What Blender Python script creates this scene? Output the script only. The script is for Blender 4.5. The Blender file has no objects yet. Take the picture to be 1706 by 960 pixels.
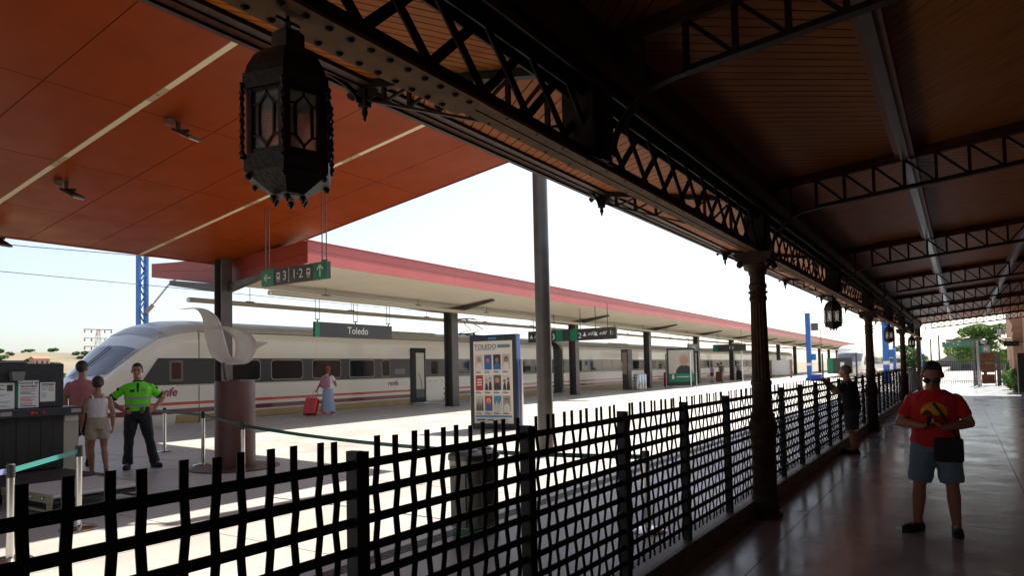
import bpy, bmesh, math, random
from mathutils import Vector, Matrix, noise as mnoise
R = math.radians
sc = bpy.context.scene
COL = sc.collection

# ------------------------------------------------------------------ camera
cam = bpy.data.cameras.new('camera'); camo = bpy.data.objects.new('camera', cam); COL.objects.link(camo)
cam.sensor_width = 36.0; cam.lens = 24.0; cam.shift_y = 0.0516; cam.clip_start = 0.05; cam.clip_end = 6000
YAW, PIT, ROL = R(33.34), R(2.45), R(-1.25)
_f = Vector((-math.sin(YAW)*math.cos(PIT), math.cos(YAW)*math.cos(PIT), math.sin(PIT)))
_r = Vector((math.cos(YAW), math.sin(YAW), 0)); _u = _r.cross(_f)
_r2 = _r*math.cos(ROL)+_u*math.sin(ROL); _u2 = _u*math.cos(ROL)-_r*math.sin(ROL)
camo.matrix_world = Matrix(((_r2.x,_u2.x,-_f.x,0),(_r2.y,_u2.y,-_f.y,0),(_r2.z,_u2.z,-_f.z,1.8),(0,0,0,1)))
sc.camera = camo
# ------------------------------------------------------------------ world, sun, exposure
SUN = Vector((0.09, 0.80, 1.0)).normalized()
w = bpy.data.worlds.new('World'); sc.world = w; w.use_nodes = True
nt = w.node_tree; bg = nt.nodes['Background']
sky = nt.nodes.new('ShaderNodeTexSky'); sky.sky_type = 'NISHITA'; sky.sun_disc = False
sky.sun_elevation = math.asin(SUN.z); sky.sun_rotation = math.atan2(SUN.x, SUN.y)
sky.air_density = 1.0; sky.dust_density = 2.2; sky.ozone_density = 1.0; sky.altitude = 500
hsv = nt.nodes.new('ShaderNodeHueSaturation'); hsv.inputs['Saturation'].default_value = .68      # hazy, whitened summer sky
nt.links.new(sky.outputs[0], hsv.inputs['Color']); nt.links.new(hsv.outputs[0], bg.inputs[0]); bg.inputs[1].default_value = 0.068
sl = bpy.data.lights.new('sun', 'SUN'); sl.energy = 3.9; sl.angle = R(0.53); sl.color = (1.0, 0.93, 0.82)
so = bpy.data.objects.new('sun', sl); COL.objects.link(so); so.rotation_euler = SUN.to_track_quat('Z', 'Y').to_euler()
sc.view_settings.view_transform = 'Standard'; sc.view_settings.look = 'None'
sc.view_settings.exposure = 1.68; sc.view_settings.gamma = 1.0; sc.view_settings.use_curve_mapping = False
sc.cycles.use_denoising = True; sc.cycles.max_bounces = 8; sc.cycles.diffuse_bounces = 5; sc.cycles.glossy_bounces = 4
sc.cycles.transmission_bounces = 4; sc.cycles.caustics_reflective = False; sc.cycles.caustics_refractive = False

# ------------------------------------------------------------------ helpers
PHI = R(1.17)                       # the island platform and its tracks run 1.17 deg off the station building
def pfw(x, y, z=0.0):
    return Vector((x*math.cos(PHI)-y*math.sin(PHI), x*math.sin(PHI)+y*math.cos(PHI), z))
def srgb(h):
    h = h.lstrip('#'); o = []
    for i in (0, 2, 4):
        c = int(h[i:i+2], 16)/255; o.append(c/12.92 if c <= .04045 else ((c+.055)/1.055)**2.4)
    return tuple(o)+(1.0,)
def tocol(c): return srgb(c) if isinstance(c, str) else (tuple(c)+(1.0,))[:4]
MATS = {}
def mat(name, col, rough=.6, metal=0., col2=None, nscale=4., nlo=.35, nhi=.65, bump=0., bscale=60., spec=.5, coat=0., rvar=0., stretch=None, trans=0., alpha=1., emit=0., obj=False):
    if name in MATS: return MATS[name]
    m = bpy.data.materials.new(name); m.use_nodes = True; n = m.node_tree; p = n.nodes['Principled BSDF']
    p.inputs['Base Color'].default_value = tocol(col); p.inputs['Roughness'].default_value = rough
    p.inputs['Metallic'].default_value = metal; p.inputs['Specular IOR Level'].default_value = spec
    p.inputs['Coat Weight'].default_value = coat; p.inputs['Transmission Weight'].default_value = trans
    p.inputs['Alpha'].default_value = alpha
    if emit: p.inputs['Emission Color'].default_value = tocol(col); p.inputs['Emission Strength'].default_value = emit
    if col2 or bump or rvar:
        if obj: src = n.nodes.new('ShaderNodeTexCoord').outputs['Object']
        else: src = n.nodes.new('ShaderNodeNewGeometry').outputs['Position']
        if stretch:
            mp = n.nodes.new('ShaderNodeMapping'); mp.inputs['Scale'].default_value = stretch
            n.links.new(src, mp.inputs[0]); src = mp.outputs[0]
    if col2 or rvar:
        t = n.nodes.new('ShaderNodeTexNoise'); t.inputs['Scale'].default_value = nscale; t.inputs['Detail'].default_value = 6
        t.inputs['Roughness'].default_value = .6; n.links.new(src, t.inputs['Vector'])
        mr = n.nodes.new('ShaderNodeMapRange'); mr.inputs[1].default_value = nlo; mr.inputs[2].default_value = nhi
        n.links.new(t.outputs[0], mr.inputs[0])
        if col2:
            mx = n.nodes.new('ShaderNodeMix'); mx.data_type = 'RGBA'
            mx.inputs[6].default_value = tocol(col); mx.inputs[7].default_value = tocol(col2)
            n.links.new(mr.outputs[0], mx.inputs[0]); n.links.new(mx.outputs[2], p.inputs['Base Color'])
        if rvar:
            m2 = n.nodes.new('ShaderNodeMapRange'); m2.inputs[3].default_value = max(.02, rough-rvar); m2.inputs[4].default_value = min(1, rough+rvar)
            n.links.new(mr.outputs[0], m2.inputs[0]); n.links.new(m2.outputs[0], p.inputs['Roughness'])
    if bump:
        t2 = n.nodes.new('ShaderNodeTexNoise'); t2.inputs['Scale'].default_value = bscale; t2.inputs['Detail'].default_value = 4
        n.links.new(src, t2.inputs['Vector']); b = n.nodes.new('ShaderNodeBump'); b.inputs['Strength'].default_value = bump
        b.inputs['Distance'].default_value = .02; n.links.new(t2.outputs[0], b.inputs['Height']); n.links.new(b.outputs[0], p.inputs['Normal'])
    MATS[name] = m; return m

ORG = {}
class MB:
    def __init__(s): s.v = []; s.f = []; s.m = []
    def add(s, vs, fs, m=0):
        o = len(s.v); s.v += [tuple(v) for v in vs]; s.f += [tuple(i+o for i in f) for f in fs]; s.m += [m]*len(fs); return s
    def box(s, x0, x1, y0, y1, z0, z1, m=0):
        return s.add([(x0,y0,z0),(x1,y0,z0),(x1,y1,z0),(x0,y1,z0),(x0,y0,z1),(x1,y0,z1),(x1,y1,z1),(x0,y1,z1)],
                     [(0,3,2,1),(4,5,6,7),(0,1,5,4),(1,2,6,5),(2,3,7,6),(3,0,4,7)], m)
    def bar(s, p, q, w, h, up=(0,0,1), m=0):
        p, q = Vector(p), Vector(q); d = (q-p).normalized(); u = Vector(up); u = u-d*u.dot(d)
        if u.length < 1e-5: u = Vector((1,0,0))-d*d.x
        u.normalize(); a = d.cross(u)*(w/2); b = u*(h/2)
        return s.add([p-a-b,p+a-b,p+a+b,p-a+b,q-a-b,q+a-b,q+a+b,q-a+b],
                     [(0,3,2,1),(4,5,6,7),(0,1,5,4),(1,2,6,5),(2,3,7,6),(3,0,4,7)], m)
    def path(s, pts, w, h, up=(0,0,1), m=0):
        pts = [Vector(p) for p in pts]; rings = []
        for i, p in enumerate(pts):
            d = (pts[min(i+1,len(pts)-1)]-pts[max(i-1,0)]).normalized(); u = Vector(up); u = (u-d*u.dot(d)).normalized()
            a = d.cross(u)*(w/2); b = u*(h/2); rings.append([p-a-b,p+a-b,p+a+b,p-a+b])
        return s.loft(rings, m)
    def loft(s, rings, m=0, cap=True, closed=True):
        n = len(rings[0]); vs = [v for r in rings for v in r]; fs = []
        for i in range(len(rings)-1):
            for j in range(n if closed else n-1):
                k = (j+1) % n; fs.append((i*n+j, i*n+k, (i+1)*n+k, (i+1)*n+j))
        if cap and closed: fs += [tuple(range(n-1,-1,-1)), tuple(range((len(rings)-1)*n, len(rings)*n))]
        return s.add(vs, fs, m)
    def tube(s, pts, r, n=8, m=0, cap=True):
        pts = [Vector(p) for p in pts]; rings = []; u = None
        for i, p in enumerate(pts):
            d = (pts[min(i+1,len(pts)-1)]-pts[max(i-1,0)])
            d = d.normalized() if d.length > 1e-9 else Vector((0,0,1))
            if u is None: u = Vector((0,0,1)) if abs(d.z) < .9 else Vector((1,0,0))
            u = (u-d*u.dot(d)).normalized(); b = d.cross(u); rr = r[i] if isinstance(r, (list,tuple)) else r
            rings.append([p+u*(rr*math.cos(2*math.pi*j/n))+b*(rr*math.sin(2*math.pi*j/n)) for j in range(n)])
        return s.loft(rings, m, cap)
    def lathe(s, prof, cx=0, cy=0, n=20, m=0, a0=0., flute=None):
        rings = []
        for (r, z) in prof:
            ring = []
            for j in range(n):
                a = a0+2*math.pi*j/n; rr = r
                if flute and flute[0] < z < flute[1] and j % 2: rr = r*flute[2]
                ring.append((cx+rr*math.cos(a), cy+rr*math.sin(a), z))
            rings.append(ring)
        return s.loft(rings, m)
    def ext(s, poly, f0, f1, m=0):          # polygon mapped by two functions to two parallel faces
        n = len(poly); a = [f0(*p) for p in poly]; b = [f1(*p) for p in poly]
        return s.add(a+b, [tuple(range(n-1,-1,-1)), tuple(range(n,2*n))]+[(i,(i+1)%n,n+(i+1)%n,n+i) for i in range(n)], m)
    def ball(s, c, rx, ry=None, rz=None, n=12, k=8, m=0):
        ry = ry or rx; rz = rz or rx; rings = []
        for i in range(k+1):
            t = math.pi*i/k-math.pi/2; t = max(-1.565, min(1.565, t))
            rings.append([(c[0]+rx*math.cos(t)*math.cos(2*math.pi*j/n), c[1]+ry*math.cos(t)*math.sin(2*math.pi*j/n), c[2]+rz*math.sin(t)) for j in range(n)])
        return s.loft(rings, m)
    def mesh(s, name, mats, org=(0,0,0), smooth=0):
        me = bpy.data.meshes.new(name); o = Vector(org)
        me.from_pydata([Vector(v)-o for v in s.v], [], s.f)
        if not isinstance(mats, (list,tuple)): mats = [mats]
        for mm in mats: me.materials.append(mm)
        if any(s.m): me.polygons.foreach_set('material_index', s.m)
        bm = bmesh.new(); bm.from_mesh(me); bmesh.ops.recalc_face_normals(bm, faces=bm.faces); bm.to_mesh(me); bm.free()
        if smooth:
            me.polygons.foreach_set('use_smooth', [True]*len(me.polygons)); me.set_sharp_from_angle(angle=R(smooth))
        return me
    def build(s, name, mats, parent=None, smooth=0, bevel=0., org=None, **tags):
        o = org if org is not None else ORG.get(parent, Vector((0,0,0)))
        ob = bpy.data.objects.new(name, s.mesh(name, mats, o, smooth)); COL.objects.link(ob)
        if parent: ob.parent = parent; ORG[ob] = ORG.get(parent, Vector((0,0,0)))
        elif org is not None: ob.location = org
        if bevel:
            b = ob.modifiers.new('bevel', 'BEVEL'); b.width = bevel; b.segments = 2; b.limit_method = 'ANGLE'
        for k, v in tags.items(): ob[k] = v
        return ob
def tag(o, label, cat, group=None, kind=None):
    o['label'] = label; o['category'] = cat
    if group: o['group'] = group
    if kind: o['kind'] = kind
    return o
def thing(name, label, cat, org=(0,0,0), group=None, frame=False, rz=0., scale=1.):
    """Empty at the base of a thing. Parts are given in the coordinates of the frame; frame=True is the island platform frame."""
    o = bpy.data.objects.new(name, None); COL.objects.link(o); o.empty_display_size = .2
    org = Vector(org); ORG[o] = org; o.location = pfw(*org) if frame else org
    o.rotation_euler = (0, 0, rz+(PHI if frame else 0)); o.scale = (scale,)*3
    tag(o, label, cat, group); return o
def inst(me, name, parent, loc, rot=None, **tags):
    ob = bpy.data.objects.new(name, me); COL.objects.link(ob); ob.parent = parent; ORG[ob] = ORG.get(parent, Vector((0,0,0)))
    ob.location = Vector(loc)-(ORG[parent] if parent in ORG else Vector((0,0,0)))
    if rot is not None: ob.rotation_euler = rot
    for k, v in tags.items(): ob[k] = v
    return ob
def copytree(o, parent=None):
    c = o.copy(); COL.objects.link(c); c.parent = parent
    if o in ORG: ORG[c] = ORG[o].copy()
    for ch in o.children: copytree(ch, c)
    return c
def struct(ob): ob['kind'] = 'structure'; return ob
TXT = {}
def text(name, string, parent, at, size, m, right=(1,0,0), up=(0,0,1), align='CENTER', shear=0., offset=0., sx=1., ext=.002):
    key = (string, size, align, shear, offset, ext)
    if key not in TXT:
        cu = bpy.data.curves.new('txt', 'FONT'); cu.body = string; cu.size = size; cu.align_x = align; cu.align_y = 'CENTER'
        cu.shear = shear; cu.offset = offset; cu.extrude = ext; cu.resolution_u = 3
        t = bpy.data.objects.new('txt', cu); COL.objects.link(t)
        dg = bpy.context.evaluated_depsgraph_get(); me = bpy.data.meshes.new_from_object(t.evaluated_get(dg))
        bpy.data.objects.remove(t); TXT[key] = me
    me = TXT[key].copy(); me.materials.clear(); me.materials.append(m); me.name = name
    ob = bpy.data.objects.new(name, me); COL.objects.link(ob); ob.parent = parent
    r_, u_ = Vector(right).normalized()*sx, Vector(up).normalized(); n_ = r_.normalized().cross(u_)
    p = Vector(at)-ORG.get(parent, Vector((0,0,0)))
    ob.matrix_local = Matrix(((r_.x,u_.x,n_.x,p.x),(r_.y,u_.y,n_.y,p.y),(r_.z,u_.z,n_.z,p.z),(0,0,0,1)))
    return ob
def clip(poly, a, b, c):                 # keep a*u+b*v+c >= 0
    out = []
    for i in range(len(poly)):
        p, q = poly[i], poly[(i+1) % len(poly)]; dp = a*p[0]+b*p[1]+c; dq = a*q[0]+b*q[1]+c
        if dp >= 0: out.append(p)
        if (dp >= 0) != (dq >= 0): t = dp/(dp-dq); out.append((p[0]+t*(q[0]-p[0]), p[1]+t*(q[1]-p[1])))
    return out
def rrect(x0, x1, y0, y1, r, n=4):
    o = []
    for cx, cy, a in ((x1-r,y1-r,0),(x0+r,y1-r,90),(x0+r,y0+r,180),(x1-r,y0+r,270)):
        for i in range(n+1): t = R(a+90*i/n); o.append((cx+r*math.cos(t), cy+r*math.sin(t)))
    return o
def interp(tab, x):
    if x <= tab[0][0]: return tab[0][1]
    for (a, va), (b, vb) in zip(tab, tab[1:]):
        if x <= b: return va+(vb-va)*(x-a)/(b-a)
    return tab[-1][1]

# ------------------------------------------------------------------ materials
IRON = mat('dark_iron', (.012,.008,.006), .55, 0, col2=(.024,.015,.010), nscale=9, bump=.15, bscale=90, spec=.12)
IRONB = mat('brown_iron', (.030,.015,.010), .5, 0, col2=(.065,.034,.021), nscale=7, bump=.2, bscale=70, spec=.15)
FLANGE = mat('flange_paint', (.19,.095,.038), .6, 0, col2=(.10,.055,.025), nscale=6, bump=.1, spec=.05)
FENCE = mat('fence_iron', (.008,.008,.009), .55, 0, col2=(.014,.014,.015), nscale=14, spec=.3)
STEEL = mat('brushed_steel', (.55,.54,.52), .25, 1.0)
DKSTEEL = mat('dark_steel', (.07,.06,.055), .45, .3, col2=(.1,.085,.075), nscale=3)
GREYST = mat('grey_steel', (.10,.09,.08), .45, .4, col2=(.14,.125,.11), nscale=3, bump=.05)
CREAM = mat('cream_paint', (.72,.66,.52), .5, 0, col2=(.66,.60,.47), nscale=2)
WHITE = mat('white_paint', (.8,.8,.78), .5)
PAPER = mat('paper', (.75,.74,.70), .8)
BLACK = mat('black_plastic', (.012,.012,.013), .4)
RUBBER = mat('rubber', (.02,.02,.02), .8)
RED = mat('red_plastic', (.62,.012,.02), .3, coat=.4)
GREENS = mat('sign_green', (.0,.19,.085), .4)
SIGNG = mat('sign_charcoal', (.035,.03,.028), .4, col2=(.045,.04,.037), nscale=2)
SIGNW = mat('sign_white', (.75,.73,.66), .5)
BLUE = mat('mast_blue', (.03,.16,.52), .45, 0, col2=(.025,.13,.44), nscale=3)
CORTEN = mat('corten', (.20,.065,.025), .75, .1, col2=(.12,.035,.015), nscale=5, bump=.2)
GLASSD = mat('dark_glass', (.02,.023,.025), .08, 0, spec=.7)

# wood for the boarded ceilings: object coordinates, x runs along the board, one tone per board
def wood(name, c1, c2, c3, width, rough=.55, spec=.06):
    m = bpy.data.materials.new(name); m.use_nodes = True; n = m.node_tree; L = n.links; p = n.nodes['Principled BSDF']
    tc = n.nodes.new('ShaderNodeTexCoord'); sep = n.nodes.new('ShaderNodeSeparateXYZ'); L.new(tc.outputs['Object'], sep.inputs[0])
    fl = n.nodes.new('ShaderNodeMath'); fl.operation = 'DIVIDE'; fl.inputs[1].default_value = width; L.new(sep.outputs[1], fl.inputs[0])
    f2 = n.nodes.new('ShaderNodeMath'); f2.operation = 'FLOOR'; L.new(fl.outputs[0], f2.inputs[0])
    wn = n.nodes.new('ShaderNodeTexWhiteNoise'); wn.noise_dimensions = '1D'; L.new(f2.outputs[0], wn.inputs['W'])
    mp = n.nodes.new('ShaderNodeMapping'); mp.inputs['Scale'].default_value = (1.6, 22, 22); L.new(tc.outputs['Object'], mp.inputs[0])
    ad = n.nodes.new('ShaderNodeVectorMath'); L.new(mp.outputs[0], ad.inputs[0]); L.new(wn.outputs['Color'], ad.inputs[1])
    tx = n.nodes.new('ShaderNodeTexNoise'); tx.inputs['Scale'].default_value = 1.3; tx.inputs['Detail'].default_value = 7; tx.inputs['Distortion'].default_value = .6
    L.new(ad.outputs[0], tx.inputs['Vector'])
    r = n.nodes.new('ShaderNodeValToRGB'); L.new(tx.outputs[0], r.inputs[0])
    r.color_ramp.elements[0].position = .3; r.color_ramp.elements[0].color = tocol(c2)
    r.color_ramp.elements[1].position = .68; r.color_ramp.elements[1].color = tocol(c1)
    hs = n.nodes.new('ShaderNodeMix'); hs.data_type = 'RGBA'; L.new(r.outputs[0], hs.inputs[6]); hs.inputs[7].default_value = tocol(c3)
    mr = n.nodes.new('ShaderNodeMapRange'); mr.inputs[3].default_value = 0; mr.inputs[4].default_value = .75; L.new(wn.outputs['Value'], mr.inputs[0])
    L.new(mr.outputs[0], hs.inputs[0])
    # knots
    vo = n.nodes.new('ShaderNodeTexVoronoi'); vo.inputs['Scale'].default_value = 2.2; m2 = n.nodes.new('ShaderNodeMapping'); m2.inputs['Scale'].default_value = (1,2.2,1)
    L.new(tc.outputs['Object'], m2.inputs[0]); L.new(m2.outputs[0], vo.inputs['Vector'])
    k = n.nodes.new('ShaderNodeMapRange'); k.inputs[1].default_value = .02; k.inputs[2].default_value = .06; k.inputs[3].default_value = .6; k.inputs[4].default_value = 0
    L.new(vo.outputs['Distance'], k.inputs[0]); mk = n.nodes.new('ShaderNodeMix'); mk.data_type = 'RGBA'
    L.new(k.outputs[0], mk.inputs[0]); L.new(hs.outputs[2], mk.inputs[6]); mk.inputs[7].default_value = (.05,.02,.008,1)
    L.new(mk.outputs[2], p.inputs['Base Color']); p.inputs['Roughness'].default_value = rough; p.inputs['Specular IOR Level'].default_value = spec
    b = n.nodes.new('ShaderNodeBump'); b.inputs['Strength'].default_value = .15; b.inputs['Distance'].default_value = .01; L.new(tx.outputs[0], b.inputs['Height']); L.new(b.outputs[0], p.inputs['Normal'])
    return m
BW = .1
WOOD = wood('pine_boards', (.36,.10,.011), (.19,.044,.005), (.29,.095,.016), BW)
WOODIN = wood('shaded_varnish_boards', (.32,.108,.024), (.17,.052,.011), (.26,.095,.026), BW, .45, .07)  # same boards, glossier, some of the inner ceiling's shade put into the colour
WOODB = mat('dark_timber', (.07,.024,.010), .5, 0, col2=(.035,.012,.006), nscale=6, bump=.1, spec=.05)

# ------------------------------------------------------------------ setting: ground, walkway, platform
def floor_mat(name, c1, c2, c3, rough, rvar, sc1, bump, fine=40.):
    m = bpy.data.materials.new(name); m.use_nodes = True; n = m.node_tree; L = n.links; p = n.nodes['Principled BSDF']
    g = n.nodes.new('ShaderNodeNewGeometry')
    a = n.nodes.new('ShaderNodeTexNoise'); a.inputs['Scale'].default_value = sc1; a.inputs['Detail'].default_value = 8; a.inputs['Roughness'].default_value = .65; L.new(g.outputs['Position'], a.inputs['Vector'])
    b = n.nodes.new('ShaderNodeTexNoise'); b.inputs['Scale'].default_value = fine; b.inputs['Detail'].default_value = 5; L.new(g.outputs['Position'], b.inputs['Vector'])
    r = n.nodes.new('ShaderNodeValToRGB'); L.new(a.outputs[0], r.inputs[0]); e = r.color_ramp.elements
    e[0].position = .35; e[0].color = tocol(c1); e[1].position = .65; e[1].color = tocol(c2)
    mx = n.nodes.new('ShaderNodeMix'); mx.data_type = 'RGBA'; mr = n.nodes.new('ShaderNodeMapRange'); mr.inputs[1].default_value = .55; mr.inputs[2].default_value = .75; mr.inputs[4].default_value = .6
    L.new(b.outputs[0], mr.inputs[0]); L.new(mr.outputs[0], mx.inputs[0]); L.new(r.outputs[0], mx.inputs[6]); mx.inputs[7].default_value = tocol(c3)
    L.new(mx.outputs[2], p.inputs['Base Color'])
    q = n.nodes.new('ShaderNodeMapRange'); q.inputs[1].default_value = .3; q.inputs[2].default_value = .7; q.inputs[3].default_value = max(.04, rough-rvar); q.inputs[4].default_value = rough+rvar
    L.new(a.outputs[0], q.inputs[0]); L.new(q.outputs[0], p.inputs['Roughness'])
    c = n.nodes.new('ShaderNodeTexNoise'); c.inputs['Scale'].default_value = 1.8; c.inputs['Detail'].default_value = 3; L.new(g.outputs['Position'], c.inputs['Vector'])
    bp = n.nodes.new('ShaderNodeBump'); bp.inputs['Strength'].default_value = bump; bp.inputs['Distance'].default_value = .05; L.new(c.outputs[0], bp.inputs['Height']); L.new(bp.outputs[0], p.inputs['Normal'])
    return m
WALK = floor_mat('polished_floor', (.34,.37,.41), (.41,.44,.48), (.31,.33,.365), .21, .09, 1.1, .12)
PLAT = floor_mat('platform_concrete', (.34,.32,.29), (.42,.40,.365), (.26,.24,.21), .45, .12, .55, .04, 25.)
ZP = .2
def poly_slab(name, pts, z0, z1, m):
    b = MB(); b.ext(pts, lambda x, y: (x,y,z0), lambda x, y: (x,y,z1)); return b.build(name, m)
# ground sheet to the horizon
GROUND = floor_mat('dry_ground', (.15,.125,.08), (.21,.175,.115), (.09,.09,.05), .95, .02, .012, 0., .15)
g = MB(); N = 48
def gz(x, y):
    d = math.hypot(x, y); h = -1.35
    t = max(0, min(1, (-x-170)/420)); t = t*t*(3-2*t)
    ridge = 25+7*mnoise.noise(Vector((x*.004, y*.004, 3)))+5*mnoise.noise(Vector((x*.013, y*.013, 1)))
    s = max(0, min(1, 1-(y-120)/900)) if y > 120 else 1
    return h+t*ridge*(.35+.65*s)
xs = [-3200,-2200,-1500,-1100]+[-900+30*i for i in range(27)]+[-90,-60,-30,0,40,120,300,800,1800,3200]
ys = [-1500,-700,-300]+[-150+30*i for i in range(34)]+[950,1200,1800,2600,3600,5200]
g.add([(x,y,gz(x,y)) for y in ys for x in xs], [(j*len(xs)+i, j*len(xs)+i+1, (j+1)*len(xs)+i+1, (j+1)*len(xs)+i) for j in range(len(ys)-1) for i in range(len(xs)-1)])
struct(g.build('ground', GROUND, smooth=60))
# track ballast
BALLAST = floor_mat('ballast', (.20,.17,.14), (.28,.24,.20), (.10,.085,.07), .95, .02, 6., .6, 60.)
bb = MB()
for a, c, y0, y1 in ((-27.5,-21.6,-40,260),(-11.2,-6.0,79,260)):
    bb.ext([tuple(pfw(a,y0)[:2]),tuple(pfw(c,y0)[:2]),tuple(pfw(c,y1)[:2]),tuple(pfw(a,y1)[:2])], lambda x, y: (x,y,-1.3), lambda x, y: (x,y,-.93))
struct(bb.build('track_bed', BALLAST))
RAIL = mat('rail_steel', (.16,.11,.08), .45, .7)
for xc, y0, y1, lab in ((-23.55,-40,255,'steel rail under the near white train'), (-8.85,80,255,'steel rail of the bay track')):
    for sgn in (-1, 1):
        b = MB(); x = xc+sgn*.86; b.ext([(-.07,-.93),(.07,-.93),(.07,-.91),(.012,-.895),(.012,-.81),(.036,-.80),(.036,-.765),(-.036,-.765),(-.036,-.80),(-.012,-.81),(-.012,-.895),(-.07,-.91)],
            lambda u, v: tuple(pfw(x+u, y0, v)), lambda u, v: tuple(pfw(x+u, y1, v)))
        o = b.build('rail', RAIL, org=pfw(x, y0, -.93)); tag(o, lab+(', track side nearer the platform' if sgn > 0 else ', side away from the platform'), 'rail', 'rails')
# platform
PX = -21.85
pts = [(-2.3,-16)]+[(-2.3,240)]+[tuple(pfw(-5.95,240)[:2]),tuple(pfw(-5.95,80)[:2]),tuple(pfw(-11.25,80)[:2]),tuple(pfw(-11.25,240)[:2]),tuple(pfw(PX,240)[:2]),tuple(pfw(PX,-16)[:2])]
plat = struct(poly_slab('platform', pts, -1.2, ZP, PLAT))
b = MB(); pe = [(-PX*0+PX, -16), (PX+.09, -16), (PX+.09, 235), (PX, 235)]
b.ext(pe, lambda x, y: tuple(pfw(x,y,ZP+.001)), lambda x, y: tuple(pfw(x,y,ZP+.005)))
b.build('edge_line', mat('edge_white', (.72,.70,.66), .6, col2=(.5,.48,.44), nscale=3), plat)
b = MB()
for i in range(-8, 120):
    b.ext([(PX+.55, i*2.), (PX+.95, i*2.), (PX+.95, i*2.+1.985), (PX+.55, i*2.+1.985)], lambda x, y: tuple(pfw(x,y,ZP+.001)), lambda x, y: tuple(pfw(x,y,ZP+.006)))
b.build('warning_strip', mat('warning_tile', (.47,.45,.41), .7, col2=(.40,.38,.34), nscale=8, bump=.5, bscale=50), plat)
# drain channel along the roof drip line
b = MB()
for k in range(4): b.box(-4.36+k*.045, -4.335+k*.045, -10, 70, ZP+.0005, ZP+.006)
b.build('drain_grate', mat('drain_iron', (.10,.085,.075), .6, .5), plat)
# saw joints of the platform paving near the fence
b = MB(); jm = mat('joint_dark', (.26,.245,.22), .9)
for x in (-6.5, -9., -11.5, -14.): b.box(x, x+.008, -10, 60, ZP+.0005, ZP+.003)
for y in [1.+3.2*i for i in range(18)]: b.box(-19.5, -4.5, y, y+.008, ZP+.0005, ZP+.0031)
b.build('saw_joint', jm, plat)
# walkway under the marquee: poured slabs with open joints over a dark bed
wk = struct(poly_slab('walkway', [(-2.08,-16),(2.8,-16),(2.8,66),(-2.08,66)], -.3, -.012, mat('joint_bed', (.03,.026,.024), .9)))
YJ = [-16.,-9.,-4.5,0.,4.5,8.92,13.4,17.9,22.4,26.9,31.4,35.9,40.4,44.9,49.4,53.9,58.4,66.]
for y0, y1 in zip(YJ, YJ[1:]):
    for x0, x1 in ((-2.08,-1.62),(-1.62,.62),(.62,2.8)):
        MB().box(x0+.004, x1-.004, y0+.004, y1-.004, -.012, 0.).build('slab', WALK, wk)
yard = struct(poly_slab('yard', [(-7.,66.1),(14.,66.1),(14.,135.),(-7.,135.)], -.6, -.02, mat('pale_concrete', (.52,.50,.46), .8, col2=(.45,.43,.39), nscale=1.5)))
KERB = mat('kerb_stone', (.10,.065,.05), .6, col2=(.15,.10,.08), nscale=5, bump=.2)
me = MB().box(-2.3,-2.085,0,1.352,-.05,ZP+.012).mesh('kerb_stone', KERB)
kb = bpy.data.objects.new('kerb', None); COL.objects.link(kb); kb['kind'] = 'structure'; ORG[kb] = Vector((0,0,0))
for i in range(-8, 45): inst(me, 'kerb_stone', kb, (0, .72+1.36*i, 0))

# ------------------------------------------------------------------ marquee roof on its lattice girder
T = [-13.7,-7.8,-1.9,4.0,8.45,14.3,20.1,26.,32.,38.,44.1]
zc_in = lambda x: 3.995+.09*(x+1.32)        # boarded ceiling over the walkway
zc_out = lambda x: 3.82+.195*(-2-x)         # boarded soffit of the overhang
mq = thing('marquee_roof', 'boarded wooden marquee roof carried by a dark iron lattice girder over the walkway', 'canopy', (-2.,8.4,3.12))
STRIPS = [(-3.93,-2.12,zc_out),(-1.86,-.51,zc_in),(-.33,.98,zc_in),(1.16,2.8,zc_in)]
def board_cell(xa, xb, ya, yb, zf, sgn, joined):
    """diagonal boards (45 deg, sgn) clipped to a cell"""
    a = R(45*sgn); ca, sa = math.cos(a), math.sin(a); cx, cy = xa, ya
    loc = lambda X, Y: ((X-cx)*ca+(Y-cy)*sa, -(X-cx)*sa+(Y-cy)*ca)
    rect = [loc(xa,ya),loc(xb,ya),loc(xb,yb),loc(xa,yb)]; vs = [p[1] for p in rect]
    k0, k1 = math.floor(min(vs)/BW), math.ceil(max(vs)/BW); allb = MB()
    for k in range(k0, k1):
        pl = clip(clip(rect, 0,1,-(k*BW+.006)), 0,-1,(k+1)*BW-.006)
        if len(pl) < 3: continue
        W = lambda u, v: cx+u*ca-v*sa
        b = allb if joined else MB()
        b.ext(pl, lambda u, v: (u,v,zf(W(u,v))), lambda u, v: (u,v,zf(W(u,v))+.02))
        if not joined:
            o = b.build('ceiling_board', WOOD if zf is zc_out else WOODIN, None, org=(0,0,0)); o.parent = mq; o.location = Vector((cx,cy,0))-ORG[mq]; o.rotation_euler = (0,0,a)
    if joined and allb.f:
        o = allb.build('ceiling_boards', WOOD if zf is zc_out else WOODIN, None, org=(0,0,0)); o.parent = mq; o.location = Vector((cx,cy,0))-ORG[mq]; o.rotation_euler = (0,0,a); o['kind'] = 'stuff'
for bi, (ya, yb) in enumerate(zip(T, T[1:])):
    for si, (xa, xb, zf) in enumerate(STRIPS):
        if yb < 0: continue
        sgn = 1 if (bi+si) % 2 == 0 else -1        # herringbone
        near = (si == 0 and bi in (2,3)) or (si == 1 and bi in (2,3,4)) or (si == 2 and bi in (3,4))
        y0 = max(ya, .6) if si == 0 else max(ya, 1.2)
        board_cell(xa, xb, y0+.05, yb-.05, zf, sgn, not near)
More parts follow.
